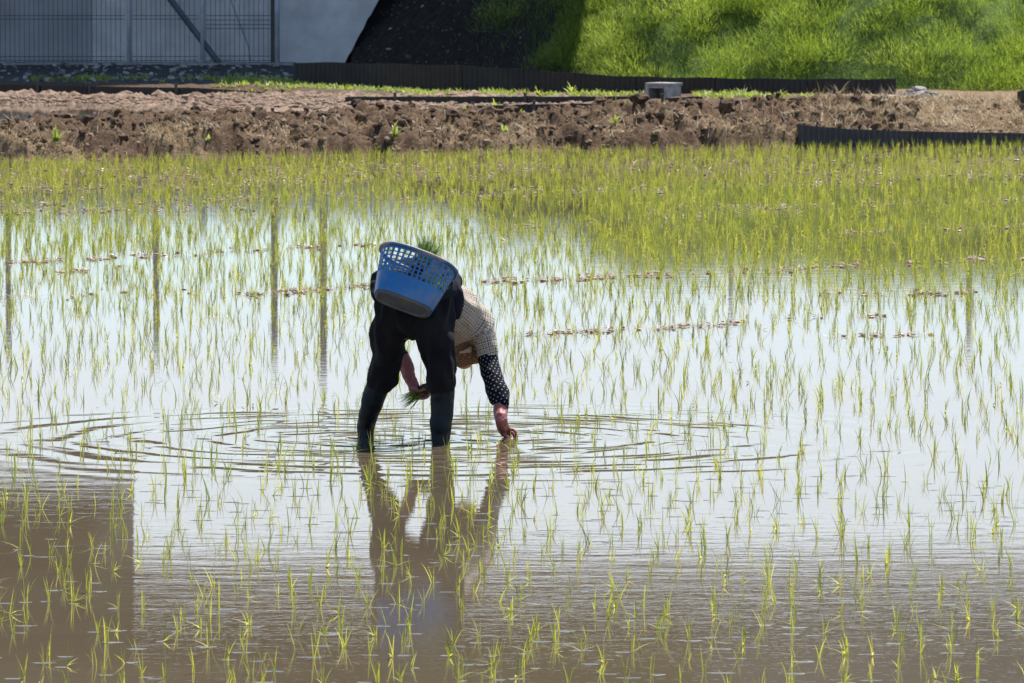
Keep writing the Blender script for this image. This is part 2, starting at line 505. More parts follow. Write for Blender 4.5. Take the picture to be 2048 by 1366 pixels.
M["steel"] = plain("galvanised_steel", (0.34, 0.38, 0.43), (0.46, 0.5, 0.55), 6, 0.5, 0, None, 0.5)
for k in ("steel",):
    M[k].node_tree.nodes["Principled BSDF"].inputs["Metallic"].default_value = 0.1
M["wire"] = plain("fence_wire", (0.035, 0.04, 0.045), (0.06, 0.065, 0.07), 6, 0.5)
M["clamp"] = plain("dark_clamp", (0.02, 0.022, 0.025), (0.035, 0.037, 0.04), 6, 0.5)
M["rock"] = plain("grey_stone", (0.16, 0.16, 0.155), (0.36, 0.35, 0.33), 7, 0.85, 0.006, 25, 0.3)
M["pebble"] = plain("dark_pebble", (0.06, 0.06, 0.058), (0.16, 0.155, 0.15), 7, 0.9)
M["wood"] = plain("old_plank", (0.10, 0.07, 0.05), (0.2, 0.15, 0.11), 9, 0.85, 0.003, 40, 0.2)
_nt = M["rock"].node_tree; _b = _nt.nodes["Principled BSDF"]; _src = _b.inputs["Base Color"].links[0].from_socket
_oi = _nt.nodes.new("ShaderNodeObjectInfo"); _x = _nt.nodes.new("ShaderNodeMix"); _x.data_type = 'RGBA'; _x.blend_type = 'MULTIPLY'; _x.inputs["Factor"].default_value = 1.0
L(_nt, _src, _x.inputs["A"]); L(_nt, ramp(_nt, _oi.outputs["Random"], [(0.0, (0.30, 0.29, 0.28)), (0.6, (0.95, 0.93, 0.9)), (1.0, (1.7, 1.66, 1.6))]), _x.inputs["B"]); L(_nt, _x.outputs["Result"], _b.inputs["Base Color"])
M["gravel"] = plain("gravel", (0.28, 0.27, 0.25), (0.5, 0.48, 0.45), 30, 0.9, 0.01, 60, 0.3)

# ================================================================== the setting
# water sheet of the paddy in front, far side along the earth bank
def bank_edge(x):
    x = np.asarray(x, float)
    return 80.55 + 0.47 * x + 0.16 * (fbm(x * 1.3, x * 0 + 3.3, 3, 5) - 0.5)
xs = np.linspace(-24, 24, 97)
vw = np.vstack([np.stack([xs, np.full(97, 4.0), np.zeros(97)], 1), np.stack([xs, bank_edge(xs) + 1.5, np.zeros(97)], 1)])
fw = np.array([(i, i + 1, 97 + i + 1, 97 + i) for i in range(96)])
o = obj("paddy_water", mesh_np("paddy_water", vw, fw), M["water"])
tag(o, "shallow muddy water sheet of the flooded rice paddy mirroring the sky", "water", kind='structure')
mb = MB(); mb.add([(-3000, -500, -0.35), (3000, -500, -0.35), (3000, 4500, -0.35), (-3000, 4500, -0.35)], [(0, 1, 2, 3)])
o = obj("ground", mb.mesh("ground"), M["earth"])
tag(o, "brown earth ground spreading out under the fields to the horizon", "ground", kind='structure')

SHEET_LINE = [(-24, 98.5), (-7.1, 97.5), (-4.0, 96.9), (-1.5, 95.2), (1.8, 94.0), (6, 93.5), (24, 93.5)]
def sheet_y(x): return np.interp(x, [p[0] for p in SHEET_LINE], [p[1] for p in SHEET_LINE])
def field_z(x, y, fine=True):
    e = bank_edge(x)
    t = y - e
    right = sstep(-1.0, 2.5, x)
    mound = sstep(3.9, 5.2, x)
    # crest and front of the bank
    lump = fbm(x * 1.9, y * 2.4, 3, 21)
    crest = (0.20 + 0.011 * np.clip(x + 6, 0, 12) + 0.07 * vnoise(x * 0.9, y * 0, 8)) * (0.5 * sstep(-0.05, 0.25, t + (lump - 0.5) * 0.4) + 0.5 * sstep(0.0, 2.3, t + (lump - 0.5) * 0.8))
    crest = crest * (1 - mound) + mound * (0.08 + 0.26 * sstep(0.6, 4.0, t) + 0.12 * fbm(x * 2, y * 2, 2, 5))
    rear = 0.085 * (1 - right) + 0.27 * right
    paddy = 0.085 - 0.055 * sstep(-3.6, -4.8, x) * sstep(96.6, 95.2, y) + 0.05 * (fbm(x * 1.5, y * 1.0, 4, 31) - 0.5) + 0.03 * (fbm(x * 5, y * 4, 3, 36) - 0.5) + 0.06 * sstep(-4.8, -2.5, x) + 0.05 * sstep(-2.4, -0.4, sheet_y(x) * -1 + y)
    rear = paddy * (1 - right) + rear * right
    behind = sstep(-0.15, 0.6, y - sheet_y(x))
    beyond = 0.20 + 0.09 * sstep(-1, -4, x)
    z = crest
    b1 = sstep(3.0, 5.2, t)
    z = z * (1 - b1) + rear * b1
    z = z * (1 - behind * (1 - 0.0 * mound)) + beyond * behind
    if fine:
        rough = sstep(-0.15, 0.1, t) * (1 - sstep(3.6, 5.0, t))
        wx, wy = fbm(x * 2.2, y * 2.2, 2, 61) * 0.9, fbm(x * 2.2, y * 2.2, 2, 67) * 0.9
        n = fbm(x * 3.6 + wx, y * 3.0 + wy, 5, 40, 0.62)
        n2 = fbm(x * 9 + wy, y * 7 + wx, 3, 47, 0.6)
        z = z + rough * ((n - 0.5) * 0.50 + (fbm(x * 17, y * 13, 3, 81) - 0.5) * 0.09 - np.abs(n2 - 0.5) * 0.20 + 0.05) * (1 - 0.5 * mound)
        z = z + (1 - rough) * (fbm(x * 6, y * 6, 3, 55) - 0.5) * 0.05 * sstep(0, 1, t)
    z = z - 0.42 * np.exp(-((x - 5.85) / 0.33) ** 2 - ((y - 84.5) / 0.5) ** 2)      # the hollow beside the end sheet
    return z - 0.12 * (1 - sstep(-0.4, 0.15, t))
def field_mesh(name, x0, x1, dx, yfun0, yfun1, ny):
    xs = np.arange(x0, x1 + dx / 2, dx)
    X = np.repeat(xs[:, None], ny, 1)
    s = np.linspace(0, 1, ny)[None]
    Y = yfun0(xs)[:, None] * (1 - s) + yfun1(xs)[:, None] * s
    Z = field_z(X, Y)
    me = mesh_np(name, np.stack([X, Y, Z], -1).reshape(-1, 3), grid_faces(len(xs), ny), True)
    t = (Y - bank_edge(X)).ravel(); Xf, Yf, Zf = X.ravel(), Y.ravel(), Z.ravel()
    n = fbm(Xf * 1.6, Yf * 1.6, 3, 71)
    strawy = np.clip(sstep(1.5, 0.2, t) * sstep(0.38, 0.55, n) + sstep(3.2, 5.0, Xf) * sstep(0.3, 1.2, t) * sstep(0.25, 0.5, n) * 1.0, 0, 1)
    wet = sstep(4.2, 6, t) * (1 - sstep(-1.2, 0.2, Yf - sheet_y(Xf))) * (1 - sstep(0.3, 2.4, Xf))
    stony = sstep(0.2, 1.5, Yf - sheet_y(Xf)) * sstep(-0.5, -2.0, Xf)
    for k, a in (("straw", strawy), ("wet", wet), ("stony", stony)):
        at_ = me.attributes.new(k, 'FLOAT', 'POINT'); at_.data.foreach_set("value", a.astype(np.float32))
    return me
o = obj("earth_bank", field_mesh("earth_bank", -13, 13, 0.034, lambda x: bank_edge(x) - 0.5, lambda x: bank_edge(x) + 5.0, 170), M["earth"])
tag(o, "rough brown bank of turned earth along the far side of the paddy", "bank", kind='structure')
o = obj("rear_field", field_mesh("rear_field", -20, 20, 0.10, lambda x: bank_edge(x) + 5.0, lambda x: np.full(len(x), 112.0), 230), M["earth"])
tag(o, "muddy half drained field and bare ground behind the earth bank", "field", kind='structure')
mb = MB(); mb.add([(-20, 77, 0.075), (1.0, 85, 0.075), (1.0, 95.5, 0.075), (-20, 99, 0.075)], [(0, 1, 2, 3)])
o = obj("rear_water", mb.mesh("rear_water"), M["water"])
tag(o, "dark puddle of standing water behind the earth bank on the left", "water", kind='structure')

# embankment: bare shaded soil on the left, grass on the right
TOE = [(-30, 110.6), (-2.75, 110.6), (-2.5, 108.2), (1.3, 101.5), (2.2, 99.8), (6.0, 97.8), (16, 96.5), (30, 96)]
def toe_y(x): return np.interp(x, [p[0] for p in TOE], [p[1] for p in TOE])
def bank_z(x, y):
    t = y - toe_y(x)
    g = sstep(1.1, 2.0, x + 0.5 * (fbm(y * 1.2, y * 0 + 1, 2, 4) - 0.5))
    z = 0.12 + 0.56 * np.clip(t, -0.5, 40)
    lump = fbm(x * 1.1, y * 1.0, 3, 91)
    z = z + g * sstep(-0.2, 1.4, t) * (0.25 + 0.6 * (lump - 0.42) + 0.75 * (fbm(x * 2.2, y * 1.8, 3, 95) - 0.5)) + (1 - g) * (fbm(x * 3, y * 3, 4, 14) - 0.5) * 0.22
    return np.minimum(z, 1.95 + 0.35 * g + 0.25 * lump)
xs = np.arange(-24, 24.01, 0.1); ny = 190
X = np.repeat(xs[:, None], ny, 1); s = np.linspace(0, 1, ny)[None]
Y = (toe_y(xs)[:, None] - 0.5) * (1 - s) + 134 * s
Y = toe_y(xs)[:, None] - 0.5 + (134 - toe_y(xs)[:, None]) * s ** 1.5
Z = bank_z(X, Y)
me = mesh_np("embankment", np.stack([X, Y, Z], -1).reshape(-1, 3), grid_faces(len(xs), ny), True)
Xf, Yf = X.ravel(), Y.ravel()
at_ = me.attributes.new("turf", 'FLOAT', 'POINT'); at_.data.foreach_set("value", sstep(1.1, 1.6, Xf + 0.6 * (fbm(Xf * 2, Yf * 2, 3, 44) - 0.5)).astype(np.float32))
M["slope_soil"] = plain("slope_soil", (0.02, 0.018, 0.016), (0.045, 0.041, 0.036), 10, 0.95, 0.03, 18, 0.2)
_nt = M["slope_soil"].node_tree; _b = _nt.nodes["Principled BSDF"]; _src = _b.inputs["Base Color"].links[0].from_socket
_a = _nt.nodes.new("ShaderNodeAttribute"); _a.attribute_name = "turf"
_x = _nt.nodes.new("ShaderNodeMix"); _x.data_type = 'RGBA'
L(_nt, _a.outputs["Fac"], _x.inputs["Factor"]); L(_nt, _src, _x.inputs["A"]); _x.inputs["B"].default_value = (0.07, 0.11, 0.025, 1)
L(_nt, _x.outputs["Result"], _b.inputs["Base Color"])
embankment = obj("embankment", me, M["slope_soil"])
tag(embankment, "steep earth slope behind the fields, bare and dark on the left", "embankment", kind='structure')

# elevated railway: seen in the paddy as a reflection; its front slab is added to shade the wall and slope
M["deck"] = plain("deck_concrete", (0.19, 0.183, 0.17), (0.26, 0.25, 0.235), 1.0, 0.85)
mb = MB()
mb.prism([(-40, 10.6), (60, 10.6), (60, 14.4), (-40, 14.4)], 130.02, 140.0)
vi = empty("viaduct", (0, 135, 0))
tag(vi, "grey concrete viaduct high over the slope, mirrored in the near water", "viaduct")
def part(name, me, m, parent, loc=None):
    o = obj(name, me, m, parent)
    o.matrix_parent_inverse = Matrix.Translation(-Vector(parent.location))
    return o
part("deck", mb.mesh("deck"), M["deck"], vi)
mb = MB(); mb.prism([(-40, 10.5), (3.15, 10.5), (3.15, 14.3), (-40, 14.3)], 103.0, 130.0)  # unseen added slab, its right end set by the shadow edge on the slope
part("shade_deck", mb.mesh("shade_deck"), M["deck"], vi)
M["girder"] = plain("brown_girder", (0.10, 0.088, 0.078), (0.15, 0.132, 0.118), 2, 0.6)
mb = MB(); mb.prism([(-40, 7.95), (-7.1, 7.95), (-7.1, 10.49), (-40, 10.49)], 116.0, 130.0)
part("girder", mb.mesh("girder"), M["girder"], vi)
for x in (-32, 24, 50):
    mb = MB(); mb.bar((x, 136, 0.5), (x, 136, 10.59), 1.1, 20)
    part("pier", mb.mesh("pier", False), M["deck"], vi)

# concrete wing wall on the left
WY = 108.7
def wp(px, py): p = at(px, py, WY); return (p.x, p.z)
wl = empty("retaining_wall", (wp(400, 130)[0], WY, 0.2))
tag(wl, "pale grey concrete retaining wall with slanted right end behind the mesh fence", "wall")
ztop = 2.08
def xz(px, z):                                   # where the frame column px lies on the wall plane
    return ((px - 1024) / F * WY, z)
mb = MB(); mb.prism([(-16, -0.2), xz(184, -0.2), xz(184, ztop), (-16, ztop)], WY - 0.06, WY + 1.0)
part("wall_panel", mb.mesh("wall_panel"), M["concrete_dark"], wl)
mb = MB(); mb.prism([xz(185, -0.2), xz(508, -0.2), xz(497, 0.55), xz(463, 1.25), xz(419, ztop), xz(185, ztop)], WY - 0.03, WY + 1.0)
part("wall_panel", mb.mesh("wall_panel"), M["concrete"], wl)
mb = MB()
pts = [xz(509, -0.2), xz(672, -0.2), xz(690, 0.3), xz(697, 0.42), xz(702, 0.47), xz(712, 0.63), xz(716, 0.70), xz(727, 0.84), xz(735, 0.99), xz(740, 1.03), xz(757, 1.28), xz(763, 1.42), xz(790, 1.76), xz(816, ztop), xz(420, ztop), xz(464, 1.25), xz(498, 0.55)]
mb.prism(pts, WY, WY + 0.95)
part("wall_panel", mb.mesh("wall_panel"), M["concrete"], wl)
mb = MB(); mb.box((at(300, 130, WY - 0.4).x, WY - 0.5, 0.17), (at(590, 130, WY).x - at(300, 130, WY).x, 0.32, 0.15))
o = obj("kerb", mb.mesh("kerb", bevel=0.01), M["concrete_old"]); tag(o, "low concrete kerb under the mesh fence", "kerb", kind='structure')

# ------------------------------------------------------------------ mesh fence
FY = 108.1
fe = empty("mesh_fence", (at(402, 130, FY).x, FY, 0.32))
tag(fe, "grey welded mesh fence with round posts and diagonal brace before the concrete wall", "fence")
zt, zb = 2.3, 0.3
def fx(px): return at(px, 60, FY).x
def fz(py): return at(300, py, FY).z
for px, r in ((-70, 0.035), (258, 0.033), (405, 0.036), (554, 0.042)):
    mb = MB(); mb.bar((fx(px), FY, zb), (fx(px), FY, zt), r, 12)
    mb.bar((fx(px), FY, zt), (fx(px), FY, zt + 0.02), r * 1.15, 12)
    p = part("post", mb.mesh("post", True), M["steel"], fe)
    for py in ((34, 117) if px != 554 else (54,)):
        mb = MB(); mb.box((fx(px) - 0.06, FY - 0.02, fz(py)), (0.04, 0.035, 0.04)); mb.bar((fx(px) - 0.02, FY - 0.045, fz(py)), (fx(px) + 0.09, FY - 0.045, fz(py)), 0.01, 6)
        c = obj("clamp", mb.mesh("clamp", bevel=0.004), M["clamp"], p); c.matrix_parent_inverse = fe.matrix_world.inverted() @ Matrix.Translation(-Vector(fe.location)) if False else Matrix.Translation(-Vector(fe.location))
mb = MB(); mb.box((fx(545), FY + 0.005, (zt + zb) / 2), (0.03, 0.02, (zt - zb) / 2 - 0.002)); part("gate_stile", mb.mesh("gate_stile"), M["clamp"], fe)
mb = MB(); a, b_ = at(440, 129, FY + 0.06), at(340, -2, FY + 0.06); dd = (a - b_)
mb.bar(a - dd * 0.0, b_ - dd * 1.2, 0.05, 8); M["brace"] = plain("blue_grey_steel", (0.07, 0.09, 0.115), (0.10, 0.125, 0.155), 5, 0.5); part("brace", mb.mesh("brace"), M["brace"], fe)
def wire_panel(p0, p1, hs, step):
    mb = MB(); r = 0.006
    n = int((p1 - p0) / step)
    for k in range(n + 1):
        x = fx(p0 + step * k)
        mb.bar((x, FY - 0.045, zb + 0.03), (x, FY - 0.045, zt), r, 4)
    for py in hs:
        mb.bar((fx(p0), FY - 0.055, fz(py)), (fx(p1), FY - 0.055, fz(py)), r * 1.25, 4)
    o = part("wire_panel", mb.mesh("wire_panel"), M["wire"], fe); o["kind"] = "stuff"
wire_panel(-320, -76, (31, 38, 113, 121, -50, -58), 9.6)
wire_panel(-66, 250, (31, 38, 113, 121, -50, -58), 9.6)
wire_panel(264, 396, (31, 38, 113, 121, -50, -58), 9.6)
wire_panel(412, 541, (31, 40, 49, 57, 112, 121, -50, -58), 9.6)
wire_panel(566, 568, (-50,), 9.6) if False else None

# ------------------------------------------------------------------ poles on the crest (they show in the water)
M["pole"] = plain("pole_grey", (0.26, 0.27, 0.22), (0.36, 0.36, 0.3), 3, 0.7)
for px, top, r, lab in ((15, 690, 0.05, "slim grey pole on the embankment crest at the far left, mirrored in the water"),
                   (311, 692, 0.055, "grey pole on the embankment crest, mirrored left of the planter with its short neighbour"),
                   (548, 712, 0.06, "grey pole on the embankment crest, mirrored just left of the planter"),
                   (646, 752, 0.065, "tallest grey pole on the embankment crest, mirrored beside the blue basket"),
                   (1463, 612, 0.05, "short grey pole on the embankment crest, mirrored right of the planter"),
                   (1940, 694, 0.055, "grey pole on the embankment crest at the far right, mirrored in the water")):
    Yp = 112.6
    x = (px - 1024) / F * Yp
    zb_ = float(bank_z(np.array(x), np.array(Yp))) if x > -2.6 else 0.3
    if x < -2.6: Yp = 110.4; x = (px - 1024) / F * Yp
    zt_ = Yp * (top + 233) / F - H
    po = empty("pole", (x, Yp, zb_ - 0.2)); tag(po, lab, "pole", "poles along the embankment crest")
    mb = MB(); mb.bar((0, 0, 0), (0, 0, zt_ - zb_ + 0.2), r, 12, r * 0.85); obj("shaft", mb.mesh("shaft", True), M["pole"], po)
    mb = MB(); mb.bar((0, 0, zt_ - zb_ + 0.2), (0, 0, zt_ - zb_ + 0.26), r * 1.1, 12); obj("cap", mb.mesh("cap"), M["pole"], po)

# ------------------------------------------------------------------ black corrugated sheets
def corrugated(name, path, lam, amp, m, parent, thick=0.004, rows=2):
    """path rows: x, y, z_bottom, z_top, sampled evenly; the sheet waves across its own plane"""
    P = np.array(path, float)
    d = np.concatenate([[0], np.cumsum(np.linalg.norm(np.diff(P[:, :2], axis=0), axis=1))])
    n = max(8, int(d[-1] / lam * 8))
    s = np.linspace(0, d[-1], n)
    Q = np.stack([np.interp(s, d, P[:, k]) for k in range(4)], 1)
    T = np.gradient(Q[:, :2], axis=0); T /= np.linalg.norm(T, axis=1)[:, None]
    nrm = np.stack([T[:, 1], -T[:, 0]], 1)
    wv = amp * np.sin(s / lam * 2 * np.pi)
    V = []
    for side in (0, 1):
        off = (wv - thick * side)[:, None] * nrm
        for k in range(rows + 1):
            q = k / rows
            V.append(np.column_stack([Q[:, :2] + off, Q[:, 2] * (1 - q) + Q[:, 3] * q]))
    V = np.stack(V, 1)                           # n, 2*(rows+1), 3
    c = 2 * (rows + 1)
    order = list(range(rows + 1)) + list(range(c - 1, rows, -1))
    V = V[:, order].reshape(-1, 3)
    fs = []
    for i in range(n - 1):
        for j in range(c):
            fs.append((i * c + j, (i + 1) * c + j, (i + 1) * c + (j + 1) % c, i * c + (j + 1) % c))
    me = bpy.data.meshes.new(name)
    me.from_pydata([tuple(v) for v in V], [], fs + [tuple(range(c))[::-1], tuple((n - 1) * c + j for j in range(c))])
    for p in me.polygons: p.use_smooth = False
    me.update()
    o = obj(name, me, m, parent)
    o.matrix_parent_inverse = Matrix.Translation(-Vector(parent.location))
    return o
BAR = [(587, 125, 168, 98.5), (660, 125, 172, 98.2), (755, 127, 182, 97.7), (840, 129, 186, 97.3), (915, 131, 189, 97.0), (1000, 136, 191, 96.8), (1083, 141, 193, 96.6),
       (1170, 148, 195, 96.3), (1263, 153, 197, 96.0), (1430, 156, 200, 95.7), (1605, 158, 202, 95.3), (1792, 158, 202, 95.0)]
ba = empty("sheet_barrier", (at(1190, 190, 96).x, 96.3, 0.15))
tag(ba, "long black corrugated plastic barrier standing below the slope and the grass", "barrier")
cuts = [587, 755, 915, 1083, 1263, 1432, 1605, 1792]
bp = np.array(BAR, float)
for k in range(len(cuts) - 1):
    row = []
    for px in np.linspace(cuts[k], cuts[k + 1] + (3 if k < len(cuts) - 2 else 0), 14):
        tp, bt, Y = [np.interp(px, bp[:, 0], bp[:, i]) for i in (1, 2, 3)]
        Y += -0.03 * (k % 2)
        a_, b2 = at(px, tp, Y), at(px, bt + 6, Y)
        row.append((a_.x, Y, b2.z, a_.z + 0.006 * math.sin(px * 0.05)))
    corrugated("sheet", row, 0.076, 0.011, M["sheet_brown" if k in (1, 3, 4) else "sheet"], ba)
    if k:
        mb = MB(); px = cuts[k]; tp, bt, Y = [np.interp(px, bp[:, 0], bp[:, i]) for i in (1, 2, 3)]
        a_, b2 = at(px, tp - 1, Y + 0.05), at(px, bt + 6, Y + 0.05)
        mb.bar(b2, a_, 0.014, 6); part("stake", mb.mesh("stake"), M["clamp"], ba)

def edging(pts, label, group, dark=M["sheet"], pegs=(), hh=None):
    """pts rows: px, py_top, py_bottom, Y"""
    P = np.array(pts, float)
    mid = at(P[len(P) // 2, 0], P[len(P) // 2, 2], P[len(P) // 2, 3])
    e = empty("edging_sheet", mid); tag(e, label, "edging", group)
    row = []
    for px in np.linspace(P[0, 0], P[-1, 0], 24):
        tp, bt, Y = [np.interp(px, P[:, 0], P[:, i]) for i in (1, 2, 3)]
        a_, b2 = at(px, tp, Y), at(px, bt + 4, Y)
        row.append((a_.x, Y, b2.z - 0.03, a_.z + 0.008 * mnoise.noise(Vector((px * 0.03, 0, 0)))))
    corrugated("sheet", row, 0.07, 0.008, dark, e, rows=1)
    for px in pegs:
        tp, bt, Y = [np.interp(px, P[:, 0], P[:, i]) for i in (1, 2, 3)]
        a_, b2 = at(px, tp - 6, Y - 0.02), at(px, bt + 5, Y - 0.02)
        mb = MB(); mb.box((a_ + b2) / 2, (0.018, 0.012, (a_.z - b2.z) / 2)); mb.box(a_ + Vector((0, 0.02, 0.0)), (0.022, 0.035, 0.012))
        part("peg", mb.mesh("peg"), M["clamp"], e)
G_ED = "low black plastic edging sheets in the rear field"
edging([(-260, 166, 190, 98.2), (0, 169, 192, 97.5), (200, 173, 193, 97.3), (400, 176, 195, 96.9), (560, 186, 197, 96.3), (660, 195, 200, 95.6)],
       "low black edging sheet below the stony strip at the far left", G_ED, pegs=(75, 178, 352, 565))
edging([(690, 194, 203, 93.6), (800, 193, 206, 93.2), (950, 193, 207, 92.9), (1150, 193, 208, 92.8), (1284, 193, 209, 92.8)],
       "low black edging sheet running to the small concrete box", G_ED, pegs=(790, 1050))
edging([(-40, 240, 246, 87.2), (100, 238, 243, 87.4), (240, 234, 240, 87.6)],
       "thin dark edging strip at the left border of the puddle behind the bank", G_ED, pegs=(60, 200))
edging([(420, 228, 238, 87.2), (520, 224, 236, 87.4), (640, 223, 236, 87.6), (740, 226, 237, 87.7)],
       "thin dark edging strip above the middle of the earth bank left of the planter", G_ED, pegs=(480, 545))
edging([(930, 212, 219, 86.6), (1100, 208, 217, 86.8), (1280, 206, 215, 87.0)],
       "thin dark edging strip on the crest just left of the small concrete box", G_ED, pegs=(945, 1068, 1195, 1220))
edging([(1330, 196, 209, 88.4), (1405, 193, 201, 88.8)], "short dark edging strip right of the small concrete box", G_ED, pegs=(1325,))
edging([(1440, 203, 209, 87.0), (1500, 200, 207, 87.2), (1590, 197, 204, 87.6)],
       "thin black edging strip lying askew on the right part of the bank", G_ED, pegs=(1443, 1556))

fr = empty("front_sheet", on(1800, 281)); tag(fr, "curved dark corrugated sheet at the water edge on the right", "barrier")
row = []
for px in np.linspace(1588, 2330, 40):
    tp = np.interp(px, [1588, 1620, 1700, 1850, 2048, 2330], [246, 252, 258, 263, 266, 270])
    Y = np.interp(px, [1588, 1605, 2330], [83.0, 81.6, 83.5])
    a_ = at(px, tp, Y); row.append((a_.x, Y, -0.08, a_.z))
h1, h2 = row[:22], row[21:]
corrugated("sheet", h1, 0.072, 0.013, M["sheet_grey"], fr)
corrugated("sheet", [(p[0], p[1] - 0.02, p[2], p[3]) for p in h2], 0.072, 0.013, M["sheet_grey"], fr)
ed = empty("end_sheet", at(2045, 240, 86.3)); tag(ed, "upright dark sheet end cut by the right border above the straw mound", "barrier")
corrugated("sheet", [(at(2036, 210, 86.6).x, 86.6, 0.05, at(2036, 183, 86.6).z), (at(2048, 210, 86.0).x, 86.0, 0.05, at(2048, 180, 86.0).z), (at(2110, 210, 85.0).x, 85.0, 0.05, at(2110, 184, 85).z)], 0.07, 0.012, M["sheet"], ed)

# ------------------------------------------------------------------ concrete box, planks, stone heap
bx = at(1326, 212, 92.6); s_ = 92.6 / F
cb = empty("drain_box", (bx.x, 92.6, bx.z + 0.0), R(-34)); tag(cb, "small grey precast concrete drain box with an open front before the black barrier", "drain box")
w, h, d = 0.18, 0.27, 0.17
mb = MB(); mb.box((-w + 0.03, 0, h / 2), (0.03, d, h / 2)); obj("side_wall", mb.mesh("side_wall", bevel=0.006), M["concrete_old"], cb)
mb = MB(); mb.box((w - 0.03, 0, h / 2), (0.03, d, h / 2)); obj("side_wall", mb.mesh("side_wall", bevel=0.006), M["concrete_old"], cb)
mb = MB(); mb.box((0, 0.02, h + 0.021), (w + 0.004, d + 0.01, 0.02)); mb.box((0, -d + 0.04, h - 0.016), (w - 0.066, 0.035, 0.014)); obj("lid", mb.mesh("lid", bevel=0.006), M["concrete_old"], cb)
mb = MB(); mb.box((0, d - 0.04, h / 2 - 0.01), (w - 0.064, 0.035, h / 2 - 0.012)); obj("back_wall", mb.mesh("back_wall"), M["concrete_old"], cb)

def plank(pa, pb, Y1, Y2, hw, lab, th=0.02):
    a_, b2 = at(*pa, Y1), at(*pb, Y2)
    c = (a_ + b2) / 2; dv = b2 - a_
    o = empty("plank", c); o.rotation_euler = (0, -math.asin(dv.z / dv.length), math.atan2(dv.y, dv.x))
    mb = MB(); mb.box((0, 0, 0), (dv.length / 2, hw, th))
    me = mb.mesh("plank", bevel=0.004)
    bpy.data.objects.remove(o)
    o = obj("plank", me, M["wood"]); o.location = c; o.rotation_euler = (0, -math.asin(dv.z / dv.length), math.atan2(dv.y, dv.x))
    tag(o, lab, "plank", "planks lying on the right of the bank")
plank((1690, 207), (1805, 202), 87.4, 87.8, 0.07, "brown weathered plank lying on the earth left of its twin by the stone heap", 0.022)
plank((1806, 202), (1882, 200), 87.9, 88.3, 0.07, "grey brown plank end nearest the grass below the stone heap", 0.022)

def rock_mesh(seed, sub=ICO2_V, fc=ICO2_F, flat=0.7):
    r = np.random.default_rng(seed)
    v = sub.copy()
    for _ in range(9):
        n = r.normal(size=3); n /= np.linalg.norm(n); c = r.uniform(0.55, 0.9)
        dd = v @ n; k = dd > c
        v[k] -= np.outer((dd[k] - c) * 0.9, n)
    v *= r.uniform(0.75, 1.2, 3) * np.array([1.15, 1, flat])
    return mesh_np("stone", v, fc, False)
ROCKS = [rock_mesh(s, ICO_V if s > 3 else ICO2_V, ICO_F if s > 3 else ICO2_F) for s in range(8)]
for r_ in ROCKS: r_.materials.append(M["rock"])
def put_stone(parent, p, r, k):
    o = bpy.data.objects.new("stone", ROCKS[k % 8]); COL.objects.link(o)
    o.parent = parent; o.matrix_parent_inverse = Matrix.Translation(-Vector(parent.location))
    o.location = p; o.scale = (r, r * random.uniform(0.7, 1), r * random.uniform(0.6, 0.9))
    o.rotation_euler = (random.uniform(-.4, .4), random.uniform(-.4, .4), random.uniform(0, 6.28))
    return o
heap = empty("stone_heap", at(1835, 198, 91.5)); tag(heap, "small heap of pale stones at the right end of the black barrier", "stones")
for k in range(60):
    px = random.gauss(1838, 22); lv = random.random()
    if k < 12: px = random.uniform(1800, 1895)
    py = 197 - (lv * 21) * max(0, 1 - abs(px - 1838) / 52)
    put_stone(heap, at(px, py, 91.6 - 0.3 * (1 - lv) + random.uniform(-.1, .2)), random.uniform(0.05, 0.105), k)
strip = empty("gravel_strip", (at(300, 150, 103).x, 103, 0.28)); tag(strip, "strip of dark stony rubble along the foot of the fence", "rubble", kind='structure')
for k in range(270):
    px, py = random.uniform(-40, 600), random.uniform(133, 168)
    g = on(px, py, 0.27)
    zz = float(field_z(np.array(g.x), np.array(g.y)))
    put_stone(strip, (g.x, min(g.y, 107.4), zz + 0.025), random.choice((0.02, 0.025, 0.03, 0.03, 0.04, 0.06)), k)
for k, (px, py, r) in enumerate(((785, 58, .06), (780, 100, .09), (819, 115, .1), (842, 60, .04), (925, 48, .04), (1010, 70, .045), (850, 12, .06), (795, 40, .05), (870, 84, .04),
                                 (960, 18, .06), (985, 12, .05), (1040, 12, .05), (760, 70, .05), (740, 100, .06), (900, 100, .04), (1060, 30, .05))):
    d = ray(px, py)
    for Y in np.arange(99, 120, 0.1):
        p = at(px, py, Y)
        if p.z < float(bank_z(np.array(p.x), np.array(Y))): break
    put_stone(embankment, (p.x, p.y, p.z), r, k)
# small pebbles of the bare slope
n = 650
px_ = rng.uniform(-2.6, 1.4, n); py_ = toe_y(px_) + rng.uniform(0.1, 5, n)
pz_ = bank_z(px_, py_)
sc = rng.uniform(0.008, 0.028, n)
V = (ICO_V[None] * sc[:, None, None] * np.array([1.2, 1, .7]) + np.stack([px_, py_, pz_], -1)[:, None]).reshape(-1, 3)
Fc = (np.arange(n)[:, None, None] * len(ICO_V) + ICO_F[None]).reshape(-1, 3)
o = obj("pebbles", mesh_np("pebbles", V, Fc), M["pebble"]); tag(o, "scattered small pebbles on the bare shaded slope", "pebbles", kind='stuff')

